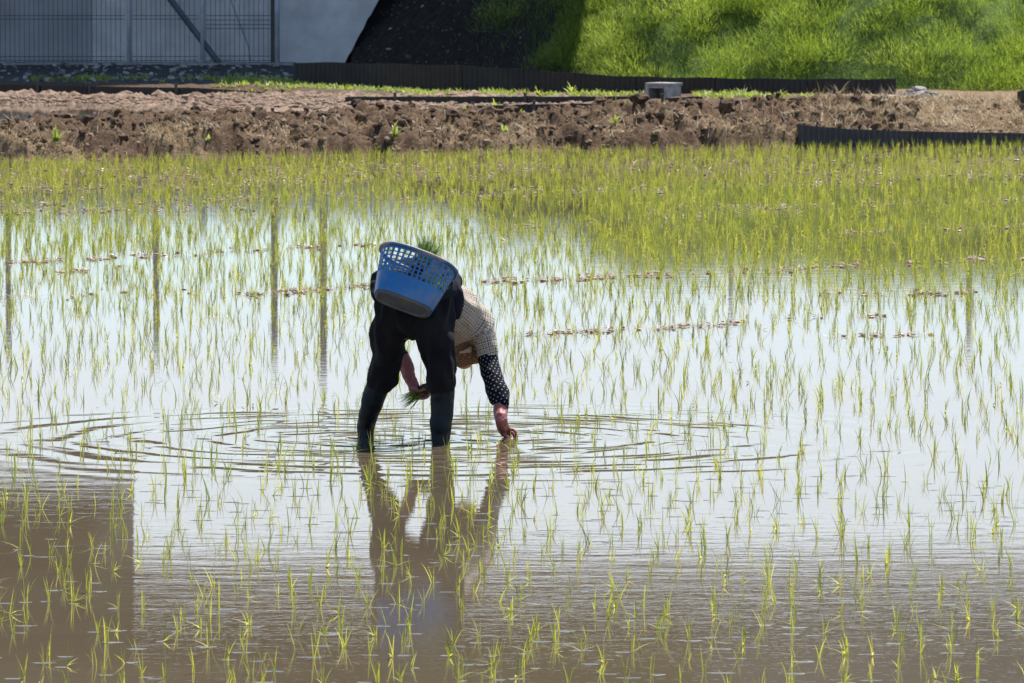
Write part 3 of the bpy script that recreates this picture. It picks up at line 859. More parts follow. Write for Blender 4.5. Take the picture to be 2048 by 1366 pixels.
# gravel track and bush at the top right
pa = at(2003, 20, 104.5)
mb = MB()
for i, (px0, px1, py0, py1) in enumerate(((2003, 2330, 24, 13),)):
    vs = []
    for px, py, Y in ((2000, 22, 103.2), (2060, 24, 103.2), (2400, 26, 103.2), (2400, 8, 106.0), (2060, 12, 106.0), (2010, 16, 106.0)):
        p = at(px, py, Y); vs.append((p.x, p.y, p.z))
    mb.add(vs + [(v[0], v[1], v[2] - 0.25) for v in vs], [tuple(range(6)), tuple(range(11, 5, -1))] + [(k, k + 6, (k + 1) % 6 + 6, (k + 1) % 6) for k in range(6)])
o = obj("gravel_path", mb.mesh("gravel_path"), M["gravel"]); tag(o, "pale gravel path on top of the grass slope at the right border", "path", kind='structure')

# ------------------------------------------------------------------ clods, straw and litter
def clods(n, xr, trange, zoff, size, seed, name, m, label, cat):
    r = np.random.default_rng(seed)
    x = r.uniform(*xr, n); t = r.uniform(*trange, n); y = bank_edge(x) + t
    z = field_z(x, y) + zoff
    sc = size[0] + (size[1] - size[0]) * r.random(n) ** 5
    rot = r.uniform(0, 6.28, n)
    jit = 1 + 0.5 * (r.random((n, len(ICO2_V))) - 0.5)
    A = ICO2_V[None] * jit[..., None] * sc[:, None, None] * np.stack([r.uniform(.8, 1.5, n), r.uniform(.8, 1.3, n), r.uniform(.6, 1.1, n)], -1)[:, None]
    c, s_ = np.cos(rot)[:, None], np.sin(rot)[:, None]
    A = np.stack([A[..., 0] * c - A[..., 1] * s_, A[..., 0] * s_ + A[..., 1] * c, A[..., 2]], -1)
    V = (A + np.stack([x, y, z], -1)[:, None]).reshape(-1, 3)
    Fc = (np.arange(n)[:, None, None] * len(ICO2_V) + ICO2_F[None]).reshape(-1, 3)
    o = obj(name, mesh_np(name, V, Fc, False), m); tag(o, label, cat, kind='stuff')
clods(5200, (-11, 5.0), (0.25, 3.7), 0.0, (0.007, 0.07), 3, "soil_clods", M["clod"], "dark crumbly clods of freshly turned soil on the earth bank", "soil")
clods(420, (-11, 5.0), (0.2, 3.2), 0.01, (0.03, 0.12), 23, "large_clods", M["clod"], "large dark lumps of turned soil along the earth bank", "soil")
clods(2600, (-11, 11), (0.05, 1.5), 0.0, (0.012, 0.05), 4, "straw_clods", M["clod_straw"], "small pale clods mixed with straw at the foot of the bank", "soil")
clods(1500, (4.2, 11), (0.4, 5.0), 0.0, (0.015, 0.07), 14, "dry_clods", M["clod_straw"], "dry pale soil lumps on the straw mound at the right", "soil")
# glistening lumps of wet mud behind the bank
M["wet_clod"] = plain("wet_mud", (0.11, 0.07, 0.046), (0.33, 0.23, 0.165), 7, 0.7, 0.01, 60, 0.15)
r = np.random.default_rng(15); n = 11000
x = r.uniform(-9, 0.9, n); y = sheet_y(x) - 0.25 - np.abs(r.normal(0, 1.6, n)) - 0.4 * r.random(n)
k = (y > bank_edge(x) + 6); x, y = x[k], y[k]; n = len(x)
z = field_z(x, y) + 0.0
sc = 0.008 + 0.045 * r.random(n) ** 3 + 0.05 * (y > sheet_y(x) - 0.9) * r.random(n) ** 2
jit = 1 + 0.5 * (r.random((n, len(ICO_V))) - 0.5)
A = ICO_V[None] * jit[..., None] * sc[:, None, None] * np.array([1.3, 1, 0.95])
V = (A + np.stack([x, y, z], -1)[:, None]).reshape(-1, 3); Fc = (np.arange(n)[:, None, None] * len(ICO_V) + ICO_F[None]).reshape(-1, 3)
o = obj("mud_lumps", mesh_np("mud_lumps", V, Fc), M["wet_clod"]); tag(o, "glistening wet mud lumps in the half drained field behind the bank", "mud", kind='stuff')

S = Soup(); r = np.random.default_rng(5)
n = 19000
x = r.uniform(-11, 11, n); t = np.abs(r.normal(0.15, 0.8, n)) + 0.02; y = bank_edge(x) + t
keep = fbm(x * 1.6, y * 1.6, 3, 71) > 0.40
x, y = x[keep], y[keep]; n = len(x)
S.add(*blades(np.stack([x, y, field_z(x, y) + 0.015], -1), r.uniform(0, 6.28, n), r.uniform(0.5, 1.75, n), r.uniform(0.05, 0.24, n), r.uniform(0.004, 0.009, n), r.uniform(0, 0.8, n), 2, r.random(n), r.uniform(-1, 1, n)))
n = 22000
x = r.uniform(3.6, 11, n); t = r.uniform(0.4, 5.5, n); y = bank_edge(x) + t
S.add(*blades(np.stack([x, y, field_z(x, y) + 0.015], -1), r.uniform(0, 6.28, n), r.uniform(0.5, 1.7, n), r.uniform(0.06, 0.26, n), r.uniform(0.004, 0.009, n), r.uniform(0, 0.8, n), 2, 0.2 + 0.8 * r.random(n), r.uniform(-1, 1, n)))
o = obj("dry_straw", S.mesh("dry_straw"), M["straw"]); tag(o, "dry tan straw and dead grass strewn over the bank", "straw", kind='stuff')

# floating straw and mud crumbs drifted into lines on the paddy
S = Soup(); r = np.random.default_rng(6)
LINES = [((-20, 528), (330, 512), 220, 3), ((330, 508), (760, 488), 160, 3), ((960, 566), (2090, 515), 900, 3), ((430, 594), (740, 572), 260, 3), ((1030, 672), (1500, 645), 260, 2.5),
         ((1640, 676), (1870, 668), 130, 2), ((1640, 590), (1960, 585), 140, 3), ((-20, 412), (700, 392), 420, 4), ((700, 400), (1500, 372), 260, 4), ((-20, 392), (460, 372), 260, 4),
         ((1650, 470), (2080, 452), 140, 3), ((1560, 636), (1840, 632), 90, 2), ((100, 545), (240, 536), 80, 2), ((-20, 362), (600, 352), 320, 4), ((600, 352), (2080, 318), 520, 4), ((1400, 345), (2080, 350), 320, 5), ((0, 600), (500, 575), 50, 4), ((1000, 455), (1600, 420), 80, 4),
         ((-20, 345), (900, 330), 520, 4), ((-20, 378), (1000, 356), 620, 4), ((700, 342), (2080, 304), 620, 4), ((-20, 428), (560, 414), 420, 4), ((900, 388), (2080, 352), 520, 5), ((1300, 420), (2080, 398), 300, 4)]
for (p0, p1, n, sp) in LINES:
    n = n * 2; q = r.random(n)
    px = p0[0] + (p1[0] - p0[0]) * q; py = p0[1] + (p1[1] - p0[1]) * q + r.normal(0, sp, n) + 5 * (fbm(px * 0.012, px * 0, 2, 3) - 0.5)
    keep = vnoise(px * 0.02, px * 0 + p0[1], 7) * 0.6 + 0.4 * vnoise(px * 0.09, px * 0 + p0[1], 9) > 0.30 + 0.3 * r.random(n)
    px, py = px[keep], py[keep]; n = len(px)
    g = np.array([on(a_, b2) for a_, b2 in zip(px, py)])
    g[:, 2] = 0.004 + 0.006 * r.random(n)
    nb = n; n = n // 3; gg = g[:n]
    sc = 0.003 + 0.010 * r.random(n) ** 2
    A = ICO_V[None] * sc[:, None, None] * np.stack([r.uniform(1, 3, n), r.uniform(1, 2, n), r.uniform(.5, 1, n)], -1)[:, None] * (1 + 0.5 * (r.random((n, len(ICO_V), 1)) - 0.5))
    S.add((A + gg[:, None]).reshape(-1, 3), (np.arange(n)[:, None, None] * len(ICO_V) + ICO_F[None]).reshape(-1, 3), np.repeat(r.random(n) * 0.8, len(ICO_V))); n = nb
    S.add(*blades(g, r.uniform(0, 6.28, n), r.uniform(1.3, 1.6, n), r.uniform(0.03, 0.13, n), r.uniform(0.004, 0.012, n), r.uniform(-0.2, 0.2, n), 2, r.random(n), r.uniform(-0.5, 0.5, n)))
n = 900
px = r.uniform(-60, 2100, n); py = 300 + (r.random(n) ** 1.7) * 640
g = np.array([on(a_, b2) for a_, b2 in zip(px, py)]); g[:, 2] = 0.004
S.add(*blades(g, r.uniform(0, 6.28, n), r.uniform(1.2, 1.6, n), r.uniform(0.02, 0.08, n), r.uniform(0.005, 0.016, n), r.uniform(-0.2, 0.2, n), 2, r.random(n) * 0.8, r.uniform(-0.5, 0.5, n)))
o = obj("floating_litter", S.mesh("floating_litter"), M["litter"]); tag(o, "lines of floating straw crumbs drifted together on the paddy water", "litter", kind='stuff')

# ------------------------------------------------------------------ grass and weeds
S = Soup(); r = np.random.default_rng(8)
nt_ = 6500
x = r.uniform(0.9, 11.5, nt_); t = r.uniform(-0.35, 9.5, nt_) ; y = toe_y(x) + t
keep = (x > 1.1 + 0.9 * (fbm(y * 1.6, y * 0 + 1, 3, 4) - 0.4)) 
x, y = x[keep], y[keep]; z = bank_z(x, y); n = len(x)
keep = ~((z > 1.1) & (z < 1.4) & (pix(x, y, z)[0] > 2000)); x, y, z = x[keep], y[keep], z[keep]; n = len(x)
per = 30
tint = fbm(x * 0.9, y * 0.9, 3, 33)
X = np.repeat(x, per) + r.normal(0, 0.10, n * per); Yy = np.repeat(y, per) + r.normal(0, 0.10, n * per)
Zz = bank_z(X, Yy) - 0.02
azc = np.arctan2(Yy - np.repeat(y, per), X - np.repeat(x, per)) + r.normal(0, 0.9, n * per)
ln = np.repeat(0.10 + 0.15 * r.random(n), per) * r.uniform(0.6, 1.15, n * per)
tone = np.clip(np.repeat(tint, per) * 0.9 + 0.05 + r.normal(0, 0.13, n * per), 0, 1)
S.add(*blades(np.stack([X, Yy, Zz], -1), azc, r.uniform(0.05, 1.0, n * per), ln, r.uniform(0.003, 0.007, n * per), r.uniform(0.0, 2.2, n * per), 2, tone, r.uniform(-1.2, 1.2, n * per)))
nb = 330
bx_ = np.concatenate([r.uniform(1.3, 11.5, nb), r.uniform(-0.3, 1.3, 44)]); by_ = toe_y(bx_) + np.concatenate([r.uniform(-0.1, 6.5, nb), r.uniform(0.2, 5.5, 44)])
for cx_, cy_ in zip(bx_, by_):
    cz_ = float(bank_z(np.array(cx_), np.array(cy_)))
    if 1.05 < cz_ < 1.5 and pix(cx_, cy_, cz_)[0] > 1985: continue
    R_ = r.uniform(0.22, 0.62); n = int(480 * (R_ / 0.32) ** 2)
    if cx_ < 0.7: n = n // 3
    dr = r.normal(size=(n, 3)); dr[:, 2] = np.abs(dr[:, 2]) * 0.9; dr /= np.linalg.norm(dr, axis=1)[:, None]
    rr = R_ * r.random(n) ** 0.45
    b0 = np.array([cx_, cy_, cz_ - 0.03]) + dr * rr[:, None] * np.array([1, 1, 0.85])
    az_ = np.arctan2(dr[:, 1], dr[:, 0]) + r.normal(0, 0.7, n)
    tn_ = np.clip(0.30 + 0.34 * (rr / R_) + 0.25 * (fbm(cx_ * 0.9, cy_ * 0.9, 3, 33) - 0.5) + r.normal(0, 0.12) + r.normal(0, 0.2, n), 0, 1)  # outer blades lighter, inner darker: tip highlights and inner shade put into tone
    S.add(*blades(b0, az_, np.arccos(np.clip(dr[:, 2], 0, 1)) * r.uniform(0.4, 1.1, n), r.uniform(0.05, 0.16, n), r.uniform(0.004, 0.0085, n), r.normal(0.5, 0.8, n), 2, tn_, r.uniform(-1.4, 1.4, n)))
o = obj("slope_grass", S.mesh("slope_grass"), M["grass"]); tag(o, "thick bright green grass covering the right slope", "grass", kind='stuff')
S = Soup()
n = 9000
x = 1.5 - np.abs(r.normal(0, 0.75, n)); t = r.uniform(0, 5.5, n); y = toe_y(x) + t
keep = (fbm(x * 1.5, y * 1.5, 3, 18) + 0.15 * (x > 0.8) > 0.45) & (x > -1.4); x, y = x[keep], y[keep]; n = len(x)
S.add(*blades(np.stack([x, y, bank_z(x, y) - 0.02], -1), r.uniform(0, 6.28, n), r.uniform(0.1, 0.9, n), r.uniform(0.1, 0.3, n), r.uniform(0.004, 0.009, n), r.uniform(0.2, 1.4, n), 2, r.random(n) * 0.5, r.uniform(-1, 1, n)))
o = obj("shaded_weeds", S.mesh("shaded_weeds"), M["grass"]); tag(o, "sparse weeds growing on the shaded slope left of the bright grass", "weeds", kind='stuff')
S = Soup()
def weed_band(px0, px1, f_py, sp, n, z0, lo=0.03, hi=0.10, tone0=0.3):
    px = r.uniform(px0, px1, n); py = f_py(px) + r.normal(0, 1, n) * sp
    g = np.array([on(a_, b2, z0) for a_, b2 in zip(px, py)])
    keep = fbm(g[:, 0] * 1.1, g[:, 1] * 1.1, 3, 77) > 0.42; g = g[keep]; n = len(g)
    g[:, 2] = field_z(g[:, 0], g[:, 1]) - 0.005
    per = 5
    G = np.repeat(g, per, 0) + r.normal(0, 0.015, (n * per, 3)) * np.array([1, 1, 0])
    S.add(*blades(G, r.uniform(0, 6.28, n * per), r.uniform(0.3, 1.2, n * per), r.uniform(lo, hi, n * per), r.uniform(0.012, 0.03, n * per), r.uniform(0, 0.8, n * per), 3, np.clip(tone0 + r.random(n * per) * 0.6, 0, 1), r.uniform(-0.6, 0.6, n * per)))
weed_band(430, 1010, lambda p: 172 + (p - 430) * 0.028, 5, 1500, 0.22)
weed_band(960, 1300, lambda p: 189 + p * 0, 2.5, 380, 0.2)
weed_band(1390, 1640, lambda p: 194 + p * 0, 3, 260, 0.25)
weed_band(160, 430, lambda p: 164 + p * 0, 2.5, 330, 0.25)
weed_band(-20, 180, lambda p: 166 + p * 0, 2, 90, 0.25, tone0=0.1)
weed_band(800, 1700, lambda p: 212 - (p - 800) * 0.008, 5, 120, 0.4)
o = obj("low_weeds", S.mesh("low_weeds"), M["weed"]); tag(o, "low pale green weeds in a strip before the black barrier", "weeds", kind='stuff')
WLAB = ['leafy green weed at the foot of the barrier, under its third panel joint', 'smaller green weed just right of the weed under the third panel joint', 'largest green weed at the foot of the black barrier, left of the box', 'green weed at the barrier foot between the largest weed and the box', 'green weed touching the left side of the small concrete box', 'green weed on the crest below the largest barrier weed', "green weed on the bank crest above and right of the planter's basket", 'green weed halfway down the bank below and left of the concrete box', 'tiny green weed low on the bank front right of the middle', 'taller bright green weed on the bank front near the left border', 'smaller green weed just left of the tall weed near the left border', 'green weed on the bank front above the left seedlings, a quarter in', 'tiny green weed low on the bank just right of the quarter point', "bright green weed on the bank straight above the planter's basket", "tiny green weed on the crest above the planter's left leg", "green weed on the bank front right of the planter's basket", 'green weed on the crest above the left end of the front sheet', 'green weed on the bank front between concrete box and front sheet', "green weed by the low edging sheet above the planter's basket", "tiny crest weed right beside the one above the planter's left leg", 'green weed just right of the small concrete box', 'green weed at the barrier foot right of the box', 'rightmost green weed at the barrier foot', "green weed on the crest above the planter's shirt", 'tiny green weed on the crest behind the left third of the bank', 'tiny green weed by the puddle at the left border']
WEEDS = []
for s_ in range(4):
    q = np.random.default_rng(100 + s_); n = 11
    V, Fc, tn = blades(q.normal(0, 0.008, (n, 3)) * np.array([1, 1, 0]), q.uniform(0, 6.28, n), q.uniform(0.1, 1.0, n), q.uniform(0.07, 0.16, n), q.uniform(0.02, 0.036, n), q.uniform(0.2, 1.1, n), 4, q.uniform(0.35, 0.95, n), q.uniform(-0.5, 0.5, n))
    me = mesh_np("weed_leaves", V, Fc, False, tn); me.materials.append(M["weed"]); WEEDS.append(me)
WPOS = [(1040, 189, .2, 1.1, "on the weed strip below the black barrier"), (1075, 190, .2, 1.0, ""), (1145, 188, .2, 1.6, ""), (1195, 190, .2, 1.1, ""), (1283, 189, .2, 1.3, ""), (1197, 207, .3, 1.0, ""),
        (990, 217, .4, 1.3, ""), (1228, 246, .3, 1.2, ""), (1075, 262, .2, 0.9, ""), (110, 282, .2, 1.4, ""), (86, 280, .2, 1.0, ""), (381, 271, .25, 1.2, ""), (416, 279, .2, 0.7, ""), (788, 273, .25, 1.4, ""), (640, 229, .4, 0.7, ""),
        (1010, 262, .25, 1.1, ""), (1655, 222, .42, 1.0, ""), (1420, 252, .3, 1.0, ""), (808, 203, .2, 1.1, ""), (655, 230, .42, .8, ""), (1375, 205, .3, 1.0, ""), (1485, 190, .25, 1.2, ""), (1560, 192, .25, 1.1, ""),
        (890, 214, .4, .9, ""), (330, 238, .4, .8, ""), (60, 244, .4, .7, "")]
for k, (px, py, z0, sc_, _) in enumerate(WPOS):
    g = on(px, py, z0)
    for _i in range(3): g = on(px, py, float(field_z(np.array(g.x), np.array(g.y))))
    w = bpy.data.objects.new("weed", WEEDS[k % 4]); COL.objects.link(w)
    w.location = (g.x, g.y, g.z - 0.01); w.rotation_euler.z = k * 1.7; w.scale = (sc_,) * 3
    tag(w, WLAB[k], "weed", "weeds sprouting on the bank and the rear field")

# ================================================================== the planter
PY0 = FEET[1][1]                                  # distance of the right boot
def J(px, py, dy, ra, rb=None):
    """a joint of the body in metres: place seen at (px, py), dy metres beyond the right boot"""
    p = at(px, py, PY0 + dy)
    return (p.x, p.y, p.z, ra, rb if rb else ra)
def under(px, py, dy, depth, ra, rb=None):
    p = at(px, py, PY0 + dy)
    return (p.x, p.y, -depth, ra, rb if rb else ra)
root = empty("person", (at(826, 880, PY0 + 0.15).x, PY0 + 0.15, 0))
tag(root, "person in dark trousers, black boots and checked shirt bending down to plant rice", "person")
def wear(name, me, m, parent=None):
    o = obj(name, me, m, root); o.matrix_parent_inverse = Matrix.Translation(-root.location)
    return o
DL = on(735, 876)[1] - PY0                        # the left boot stands a little farther off
DH = on(1018, 874)[1] - PY0
# --- materials
M["skin"] = plain("skin", (0.42, 0.25, 0.17), (0.48, 0.29, 0.2), 20, 0.55)
def cloth(name, c1, c2, sc=300):
    m, nt, b = mat(name); v = mapped(nt, 1.0)
    L(nt, ramp(nt, noise_(nt, v, 7, 4), [(0.35, c1), (0.65, c2)]), b.inputs["Base Color"])
    b.inputs["Roughness"].default_value = 0.9; b.inputs["Specular IOR Level"].default_value = 0.15
    b.inputs["Sheen Weight"].default_value = 0.03; b.inputs["Sheen Roughness"].default_value = 0.5
    bump(nt, b, noise_(nt, v, 60, 4, 0.6), 0.004)
    return m
M["trousers"] = cloth("dark_trousers", (0.0055, 0.0055, 0.0072), (0.013, 0.0128, 0.015))
M["navy"] = cloth("navy_cloth", (0.006, 0.008, 0.016), (0.012, 0.014, 0.026))
m, nt, b = mat("muddy_boot"); v = mapped(nt, (1, 1, 0.35))
f = noise_(nt, v, 14, 5, 0.65)
L(nt, ramp(nt, f, [(0.42, (0.004, 0.008, 0.012)), (0.62, (0.015, 0.023, 0.031)), (0.84, (0.05, 0.058, 0.062))]), b.inputs["Base Color"])
L(nt, ramp(nt, f, [(0.4, (0.4,) * 3), (0.7, (0.85,) * 3)]), b.inputs["Roughness"]); b.inputs["Specular IOR Level"].default_value = 0.2; M["boot"] = m
m, nt, b = mat("checked_shirt")
a_ = nt.nodes.new("ShaderNodeAttribute"); a_.attribute_name = "wrap"
sp = nt.nodes.new("ShaderNodeSeparateXYZ"); L(nt, a_.outputs["Vector"], sp.inputs[0])
def stripes(sock, period, width, off=0.0):
    f = math_(nt, 'FRACT', math_(nt, 'ADD', math_(nt, 'DIVIDE', sock, period), 20.0 + off))
    return math_(nt, 'LESS_THAN', f, width / period)
u, w_ = sp.outputs[0], sp.outputs[1]
dk = math_(nt, 'MAXIMUM', stripes(u, 0.034, 0.0045), stripes(w_, 0.034, 0.0045))
dk2 = math_(nt, 'MAXIMUM', stripes(u, 0.034, 0.003, 0.3), stripes(w_, 0.034, 0.003, 0.3))
br = math_(nt, 'MAXIMUM', stripes(u, 0.034, 0.008, 0.62), stripes(w_, 0.034, 0.008, 0.62))
c0 = nt.nodes.new("ShaderNodeRGB"); c0.outputs[0].default_value = (0.62, 0.56, 0.47, 1)
def over(c, fac, rgb, k):
    x_ = nt.nodes.new("ShaderNodeMix"); x_.data_type = 'RGBA'
    L(nt, math_(nt, 'MULTIPLY', fac, k), x_.inputs["Factor"]); L(nt, c, x_.inputs["A"]); x_.inputs["B"].default_value = (*rgb, 1)
    return x_.outputs["Result"]
c = over(c0.outputs[0], br, (0.30, 0.21, 0.13), 0.7); c = over(c, dk2, (0.12, 0.11, 0.11), 0.75); c = over(c, dk, (0.045, 0.045, 0.05), 0.9)
L(nt, c, b.inputs["Base Color"]); b.inputs["Roughness"].default_value = 0.9; b.inputs["Specular IOR Level"].default_value = 0.15
bump(nt, b, noise_(nt, mapped(nt, 1.0), 40, 4), 0.003); M["shirt"] = m
m, nt, b = mat("dotted_sleeve")
a_ = nt.nodes.new("ShaderNodeAttribute"); a_.attribute_name = "wrap"
sp = nt.nodes.new("ShaderNodeSeparateXYZ"); L(nt, a_.outputs["Vector"], sp.inputs[0])
def dots(nt, sp, per, rad):
    row = math_(nt, 'FLOOR', math_(nt, 'DIVIDE', sp.outputs[0], per * 0.6))
    half = math_(nt, 'MULTIPLY', math_(nt, 'MODULO', math_(nt, 'ADD', row, 100.0), 2.0), 0.5)
    fu = math_(nt, 'SUBTRACT', math_(nt, 'FRACT', math_(nt, 'ADD', math_(nt, 'DIVIDE', sp.outputs[0], per * 0.6), 20.0)), 0.5)
    fv = math_(nt, 'SUBTRACT', math_(nt, 'FRACT', math_(nt, 'ADD', math_(nt, 'ADD', math_(nt, 'DIVIDE', sp.outputs[1], per), 20.0), half)), 0.5)
    fu = math_(nt, 'MULTIPLY', fu, 0.6)
    d2 = math_(nt, 'ADD', math_(nt, 'MULTIPLY', fu, fu), math_(nt, 'MULTIPLY', fv, fv))
    return math_(nt, 'LESS_THAN', d2, (rad / per) ** 2)
x_ = nt.nodes.new("ShaderNodeMix"); x_.data_type = 'RGBA'
L(nt, dots(nt, sp, 0.030, 0.0038), x_.inputs["Factor"]); x_.inputs["A"].default_value = (0.007, 0.008, 0.014, 1); x_.inputs["B"].default_value = (0.33, 0.33, 0.32, 1)
L(nt, x_.outputs["Result"], b.inputs["Base Color"]); b.inputs["Roughness"].default_value = 0.9; b.inputs["Specular IOR Level"].default_value = 0.15; M["dots"] = m
m, nt, b = mat("brown_dotted_cloth")
a_ = nt.nodes.new("ShaderNodeAttribute"); a_.attribute_name = "wrap"
sp = nt.nodes.new("ShaderNodeSeparateXYZ"); L(nt, a_.outputs["Vector"], sp.inputs[0])
x_ = nt.nodes.new("ShaderNodeMix"); x_.data_type = 'RGBA'
L(nt, dots(nt, sp, 0.028, 0.0045), x_.inputs["Factor"]); x_.inputs["A"].default_value = (0.17, 0.095, 0.05, 1); x_.inputs["B"].default_value = (0.34, 0.23, 0.14, 1)
L(nt, x_.outputs["Result"], b.inputs["Base Color"]); b.inputs["Roughness"].default_value = 0.9; M["bonnet"] = m
M["glove"] = plain("pink_rubber", (0.27, 0.085, 0.08), (0.36, 0.125, 0.115), 18, 0.5, 0.002, 60, 0.4)
M["tie"] = plain("pale_ribbon", (0.5, 0.38, 0.26), (0.6, 0.47, 0.33), 30, 0.9)

# --- joints
hipL, hipR = J(796, 600, 0.12, 0.07), J(862, 602, 0.09, 0.07)
kneeL, kneeR = J(769, 742, 0.24, 0.05), J(881, 740, 0.02, 0.05)
ankL, ankR = J(732, 858, DL, 0.036), J(883, 866, 0.0, 0.036)
pel = J(832, 585, 0.16, 0.14, 0.11)
sp1, sp2, neck = J(868, 596, 0.30, 0.125, 0.10), J(910, 628, 0.45, 0.13, 0.105), J(934, 668, 0.58, 0.055)
shR, shL = J(958, 640, 0.50, 0.05), J(862, 640, 0.56, 0.05)
elR, wrR = J(976, 722, 0.42, 0.038), J(1001, 820, DH + 0.06, 0.026)
elL, wrL = J(789, 688, 0.52, 0.036), J(826, 768, 0.42, 0.026)
head = J(928, 702, 0.66, 0.09)
body = [tube([hipL, J(778, 668, 0.17, 0.06), kneeL, J(752, 790, 0.3, 0.052), ankL], 16),
        tube([hipR, J(870, 668, 0.03, 0.06), kneeR, J(884, 790, 0.0, 0.052), ankR], 16),
        tube([pel, sp1, sp2, J(926, 652, 0.54, 0.09, 0.07)], 18), tube([sp2, neck, head], 14),
        tube([sp2, shR, elR, J(990, 770, 0.33, 0.036), wrR], 14), tube([sp2, shL, elL, J(812, 730, 0.46, 0.036), wrL], 14),
        ball(head[:3], 0.075, 0.09, 0.105), ball((head[0], head[1] - 0.03, head[2] - 0.085), 0.02, 0.025, 0.02),   # head, hanging, with nose
        ball(pel[:3], 0.13, 0.10, 0.10)]
wear("body", fuse("body", body, 0.013, 5), M["skin"])

# --- trousers: two legs and seat in one cloth
tr = [tube([J(797, 600, 0.10, 0.135), J(779, 668, 0.15, 0.100), J(773, 710, 0.2, 0.088), J(769, 740, 0.23, 0.083, 0.09), J(766, 752, 0.24, 0.084, 0.09), J(763.5, 757, 0.245, 0.078, 0.088)], 24, 5, rounded=True),
      tube([J(858, 600, 0.07, 0.135), J(870, 668, 0.03, 0.103), J(875, 710, 0.02, 0.094), J(880, 738, 0.01, 0.086, 0.09), J(882, 756, 0.0, 0.083, 0.088), J(883.5, 763, 0.0, 0.079, 0.086)], 24, 5, rounded=True),
      ball(J(828, 590, 0.13, 1)[:3], 0.222, 0.17, 0.15), ball(J(826, 632, 0.11, 1)[:3], 0.2, 0.14, 0.13), ball(J(845, 575, 0.22, 1)[:3], 0.18, 0.16, 0.13)]
wear("trousers", fuse("trousers", tr, 0.010, 6, 0.021, 7.0, (1.3, 1.3, 0.75), 3), M["trousers"])
# fold of gathered cloth above each boot
for hem in ((J(766, 750, 0.24, 0.086, 0.092), J(763, 759, 0.246, 0.087, 0.09)), (J(882, 757, 0.0, 0.085, 0.09), J(883, 766, 0.0, 0.084, 0.088))):
    wear("trouser_hem", fuse("trouser_hem", [tube([hem[0], hem[1]], 22, rounded=True)], 0.007, 4, 0.006, 14, (1, 1, 0.6), 5), M["trousers"])
# --- boots, shin high, standing in the mud
bl = [tube([J(763, 752, 0.245, 0.070, 0.072), J(755, 775, 0.26, 0.067), J(746, 800, 0.29, 0.064), J(738, 828, 0.33, 0.056), J(733, 848, DL, 0.052), J(731, 864, DL, 0.047, 0.055), under(731, 876, DL, 0.06, 0.045, 0.06)], 22, 5),
      tube([under(731, 876, DL - 0.03, 0.07, 0.045, 0.05), under(729, 876, DL + 0.15, 0.10, 0.045, 0.045)], 14)]
wear("boot", fuse("boot", bl, 0.008, 4, 0.004, 10, (1, 1, 1.2), 1), M["boot"])
br_ = [tube([J(884.5, 754, 0.0, 0.068, 0.072), J(885, 780, 0, 0.067), J(885, 810, 0, 0.064), J(884, 832, 0, 0.061), J(882, 846, 0, 0.064), J(881, 858, 0, 0.060, 0.065), J(882, 872, 0, 0.053, 0.06), under(883, 888, 0, 0.06, 0.048, 0.06)], 22, 5),
       tube([under(883, 888, -0.03, 0.07, 0.045, 0.05), under(886, 888, 0.15, 0.10, 0.045, 0.045)], 14)]
wear("boot", fuse("boot", br_, 0.008, 4, 0.004, 10, (1, 1, 1.2), 6), M["boot"])
# --- shirt with its short sleeves
shirt = [tube([J(850, 585, 0.24, 0.15, 0.13), J(876, 604, 0.34, 0.158, 0.14), J(905, 626, 0.44, 0.165, 0.145), J(930, 648, 0.52, 0.145, 0.12), J(938, 662, 0.56, 0.09)], 26, 5),
         tube([J(935, 625, 0.46, 0.09), J(958, 645, 0.48, 0.085), J(968, 672, 0.46, 0.068), J(974, 700, 0.44, 0.056), J(977, 719, 0.43, 0.052)], 20, 5),
         tube([J(890, 638, 0.52, 0.08), J(858, 640, 0.56, 0.065), J(822, 650, 0.55, 0.055), J(798, 668, 0.53, 0.05)], 18, 5),
         ball(J(900, 655, 0.45, 1)[:3], 0.12, 0.13, 0.10)]
me = fuse("shirt", shirt, 0.009, 6, 0.012, 8.0, (1, 1, 1), 9)
wrap_attr(me, [(J(850, 585, 0.24, 1)[:3], J(938, 662, 0.56, 1)[:3], 0.16), (J(955, 640, 0.48, 1)[:3], J(979, 725, 0.43, 1)[:3], 0.062), (J(880, 640, 0.55, 1)[:3], J(797, 670, 0.53, 1)[:3], 0.06)])
wear("shirt", me, M["shirt"])
# --- arm covers
me = fuse("arm_cover", [tube([J(976, 719, 0.43, 0.057), J(980, 738, 0.40, 0.056), J(988, 764, 0.35, 0.058), J(997, 788, 0.31, 0.062), J(1002, 803, 0.28, 0.054), J(1003, 814, 0.27, 0.042)], 20, 5)], 0.007, 4, 0.006, 11, (1, 1, 1), 2)
wrap_attr(me, [(J(976, 715, 0.43, 1)[:3], J(1004, 816, 0.27, 1)[:3], 0.057)]); wear("arm_cover", me, M["dots"])
me = fuse("arm_cover", [tube([J(797, 668, 0.53, 0.052), J(789, 686, 0.52, 0.054), J(794, 702, 0.5, 0.048), J(802, 713, 0.49, 0.043)], 18, 5)], 0.007, 4, 0.006, 11, (1, 1, 1), 4)
wrap_attr(me, [(J(797, 666, 0.53, 1)[:3], J(803, 716, 0.49, 1)[:3], 0.05)]); wear("arm_cover", me, M["dots"])
